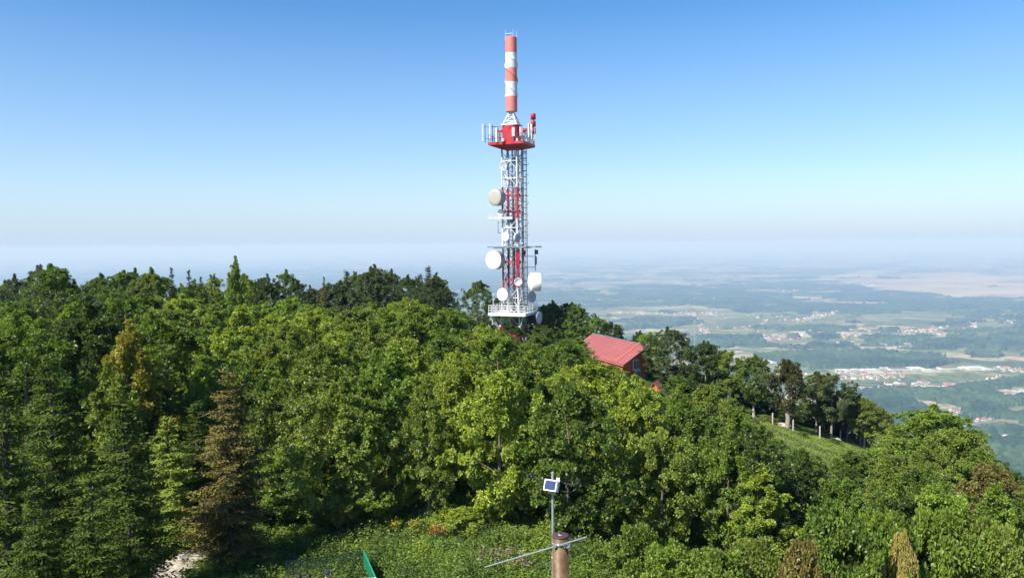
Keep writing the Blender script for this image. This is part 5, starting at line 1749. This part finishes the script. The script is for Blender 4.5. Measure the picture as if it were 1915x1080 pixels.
def person(px_, ytop, D, shirt, label, cap=False, rz=0.0):
    """seated figure: one skinned body, with hair or cap and shirt as children"""
    hd = P(px_, ytop, D)
    x, y, zt_ = hd
    e = empty('person', (x, y, zt_ - 1.27), rz)
    V = [(0, 0, .47), (0, .0, .68), (0, -.02, .90), (0, -.01, 1.00), (0, -.015, 1.10), (0, -.02, 1.19),            # pelvis .. head
         (-.10, -.05, .47), (-.13, -.45, .46), (-.13, -.42, .05), (-.13, -.55, .03),
         (.10, -.05, .47), (.13, -.45, .46), (.13, -.42, .05), (.13, -.55, .03),
         (-.17, -.01, .90), (-.24, -.06, .66), (-.16, -.30, .60), (-.15, -.38, .60),
         (.17, -.01, .90), (.24, -.06, .66), (.16, -.30, .60), (.15, -.38, .60)]
    E = [(0, 1), (1, 2), (2, 3), (3, 4), (4, 5), (0, 6), (6, 7), (7, 8), (8, 9), (0, 10), (10, 11), (11, 12), (12, 13), (2, 14), (14, 15), (15, 16), (16, 17), (2, 18), (18, 19), (19, 20), (20, 21)]
    RD = [.13, .13, .13, .055, .075, .078, .085, .065, .05, .04, .085, .065, .05, .04, .065, .045, .035, .03, .065, .045, .035, .03]
    # fingers
    for s_, wr in ((-1, 17), (1, 21)):
        for k in range(5):
            i = len(V)
            bx_, by_, bz_ = V[wr]
            if k < 4:
                V += [(bx_ + (k - 1.5) * .019, by_ - .05, bz_), (bx_ + (k - 1.5) * .021, by_ - .085 - .006 * (1.5 - abs(k - 1.5)), bz_ - .015)]
            else:
                V += [(bx_ - s_ * .035, by_ - .015, bz_), (bx_ - s_ * .05, by_ - .045, bz_ - .01)]
            E += [(wr, i), (i, i + 1)]; RD += [.009, .008]
    me = bpy.data.meshes.new('body'); me.from_pydata(V, E, []); me.update()
    o = link('body', me, M['skin'], e)
    sk = o.modifiers.new('skin', 'SKIN'); sk.use_smooth_shade = True
    for i, v in enumerate(me.skin_vertices[0].data):
        v.radius = (RD[i], RD[i]); v.use_root = (i == 0)
    ss = o.modifiers.new('sub', 'SUBSURF'); ss.levels = 1; ss.render_levels = 2
    # face
    f = MB()
    f.lathe((0, -.115, 1.135), (0, -1, -.3), [(-.03, .018), (.0, .014), (.012, .006), (.014, 0)], 8)
    for s_ in (-1, 1): f.lathe((s_ * .088, -.01, 1.14), (s_, 0, 0), [(-.01, .03), (.006, .028), (.01, .012), (.01, 0)], 10)
    f.build('face', M['skin'], o)
    f = MB()
    for s_ in (-1, 1): f.lathe((s_ * .034, -.096, 1.155), (0, -1, 0), [(-.01, .012), (.0, .01), (.004, .004), (.005, 0)], 8)
    f.build('eyes', M['hair'], o)
    h = MB()
    prof = [(1.135, .098), (1.17, .104), (1.21, .098), (1.245, .072), (1.268, .035), (1.274, 0)]
    if cap:
        h.lathe((0, .012, 0), ZU, prof, 20); h.add([(-.075, -.085, 1.19), (.075, -.085, 1.19), (.06, -.19, 1.175), (-.06, -.19, 1.175), (-.075, -.085, 1.2), (.075, -.085, 1.2), (.06, -.19, 1.185), (-.06, -.19, 1.185)], [(3, 2, 1, 0), (4, 5, 6, 7), (2, 3, 7, 6), (0, 1, 5, 4), (1, 2, 6, 5), (3, 0, 4, 7)])
        h.build('cap', M['cloth2'], e)
    else:
        h.lathe((0, .022, 0), ZU, [(1.06, .075)] + prof, 20); h.build('hair', M['hair'], e)
    t = MB()
    vs = []
    secs = [(.45, .19, .15), (.6, .18, .145), (.75, .19, .15), (.88, .22, .145), (.95, .17, .11), (.99, .09, .08)]
    n = 20
    for (z, a, c_) in secs:
        for k in range(n):
            q = 2 * math.pi * k / n
            vs.append((a * math.cos(q), -.01 + c_ * math.sin(q), z))
    t.add(vs, [(i * n + k, i * n + (k + 1) % n, (i + 1) * n + (k + 1) % n, (i + 1) * n + k) for i in range(len(secs) - 1) for k in range(n)], 0, True)
    for s_ in (-1, 1):
        t.path([(s_ * .15, -.01, .90), (s_ * .21, -.03, .79), (s_ * .245, -.06, .66)], [.085, .072, .06], 12)
        t.path([(s_ * .15, -.01, .90), (s_ * .1, -.01, .93)], [.085, .07], 12)
    t.build('shirt', shirt, e)
    tr = MB()
    for s_ in (-1, 1):
        tr.path([(s_ * .09, .02, .47), (s_ * .12, -.22, .47), (s_ * .13, -.46, .46)], [.125, .105, .085], 12)
        tr.path([(s_ * .13, -.455, .48), (s_ * .13, -.43, .25), (s_ * .13, -.42, .08)], [.085, .072, .062], 12)
    tr.build('trousers', M['cloth2'], e)
    s0 = MB().box((0, .05, .33), (.42, .38, .04)); zg_ = float(gz(x, y)) - (zt_ - 1.27)
    for sx_ in (-.17, .17):
        for sy_ in (-.1, .2): s0.tube((sx_, sy_, zg_ - .05), (sx_, sy_, .31), .02, 6)
    so = s0.build('stool', M['bark']); so.location = (x, y, zt_ - 1.27); so.rotation_euler.z = rz
    tag(so, 'low wooden stool under the ' + label, 'stool')
    return tag(e, label, 'person')


person(612, 1065, 26.8, M['cloth2'], 'seated person in a black cap and dark top', True, -.3)
person(577, 1072, 26.7, M['cloth1'], 'seated dark-haired person in maroon, next to the cap wearer', False, .5)
person(558, 1072.5, 26.5, M['cloth1'], 'seated dark-haired person in maroon, leftmost of the three', False, -1.1)

# ------------------------------------------------------------------ the air
hb = MB().box((0, 0, (-1000 + 60) / 2 + 0), (170000, 170000, 1060))
hz_o = hb.build('haze', None)
hm_ = bpy.data.materials.new('hazy_air'); hm_.use_nodes = True
ht = hm_.node_tree
for n_ in list(ht.nodes):
    if n_.type != 'OUTPUT_MATERIAL': ht.nodes.remove(n_)
pv = N(ht, 'ShaderNodeVolumePrincipled')
pv.inputs['Color'].default_value = (0.45, 0.66, 1.0, 1)
pv.inputs['Absorption Color'].default_value = (0.56, 0.66, 0.9, 1)      # the air only scatters: blue first, white far away
pv.inputs['Density'].default_value = 9.0e-5
pv.inputs['Anisotropy'].default_value = 0.0
ht.links.new(pv.outputs[0], ht.nodes['Material Output'].inputs['Volume'])
hz_o.data.materials.clear(); hz_o.data.materials.append(hm_)
tag(hz_o, 'pale blue haze lying over the plain', 'haze', kind='stuff')

# a last tidy-up of building marks
for ob in list(bpy.data.objects):
    for k in ('_H', '_R', '_used'):
        if k in ob: del ob[k]
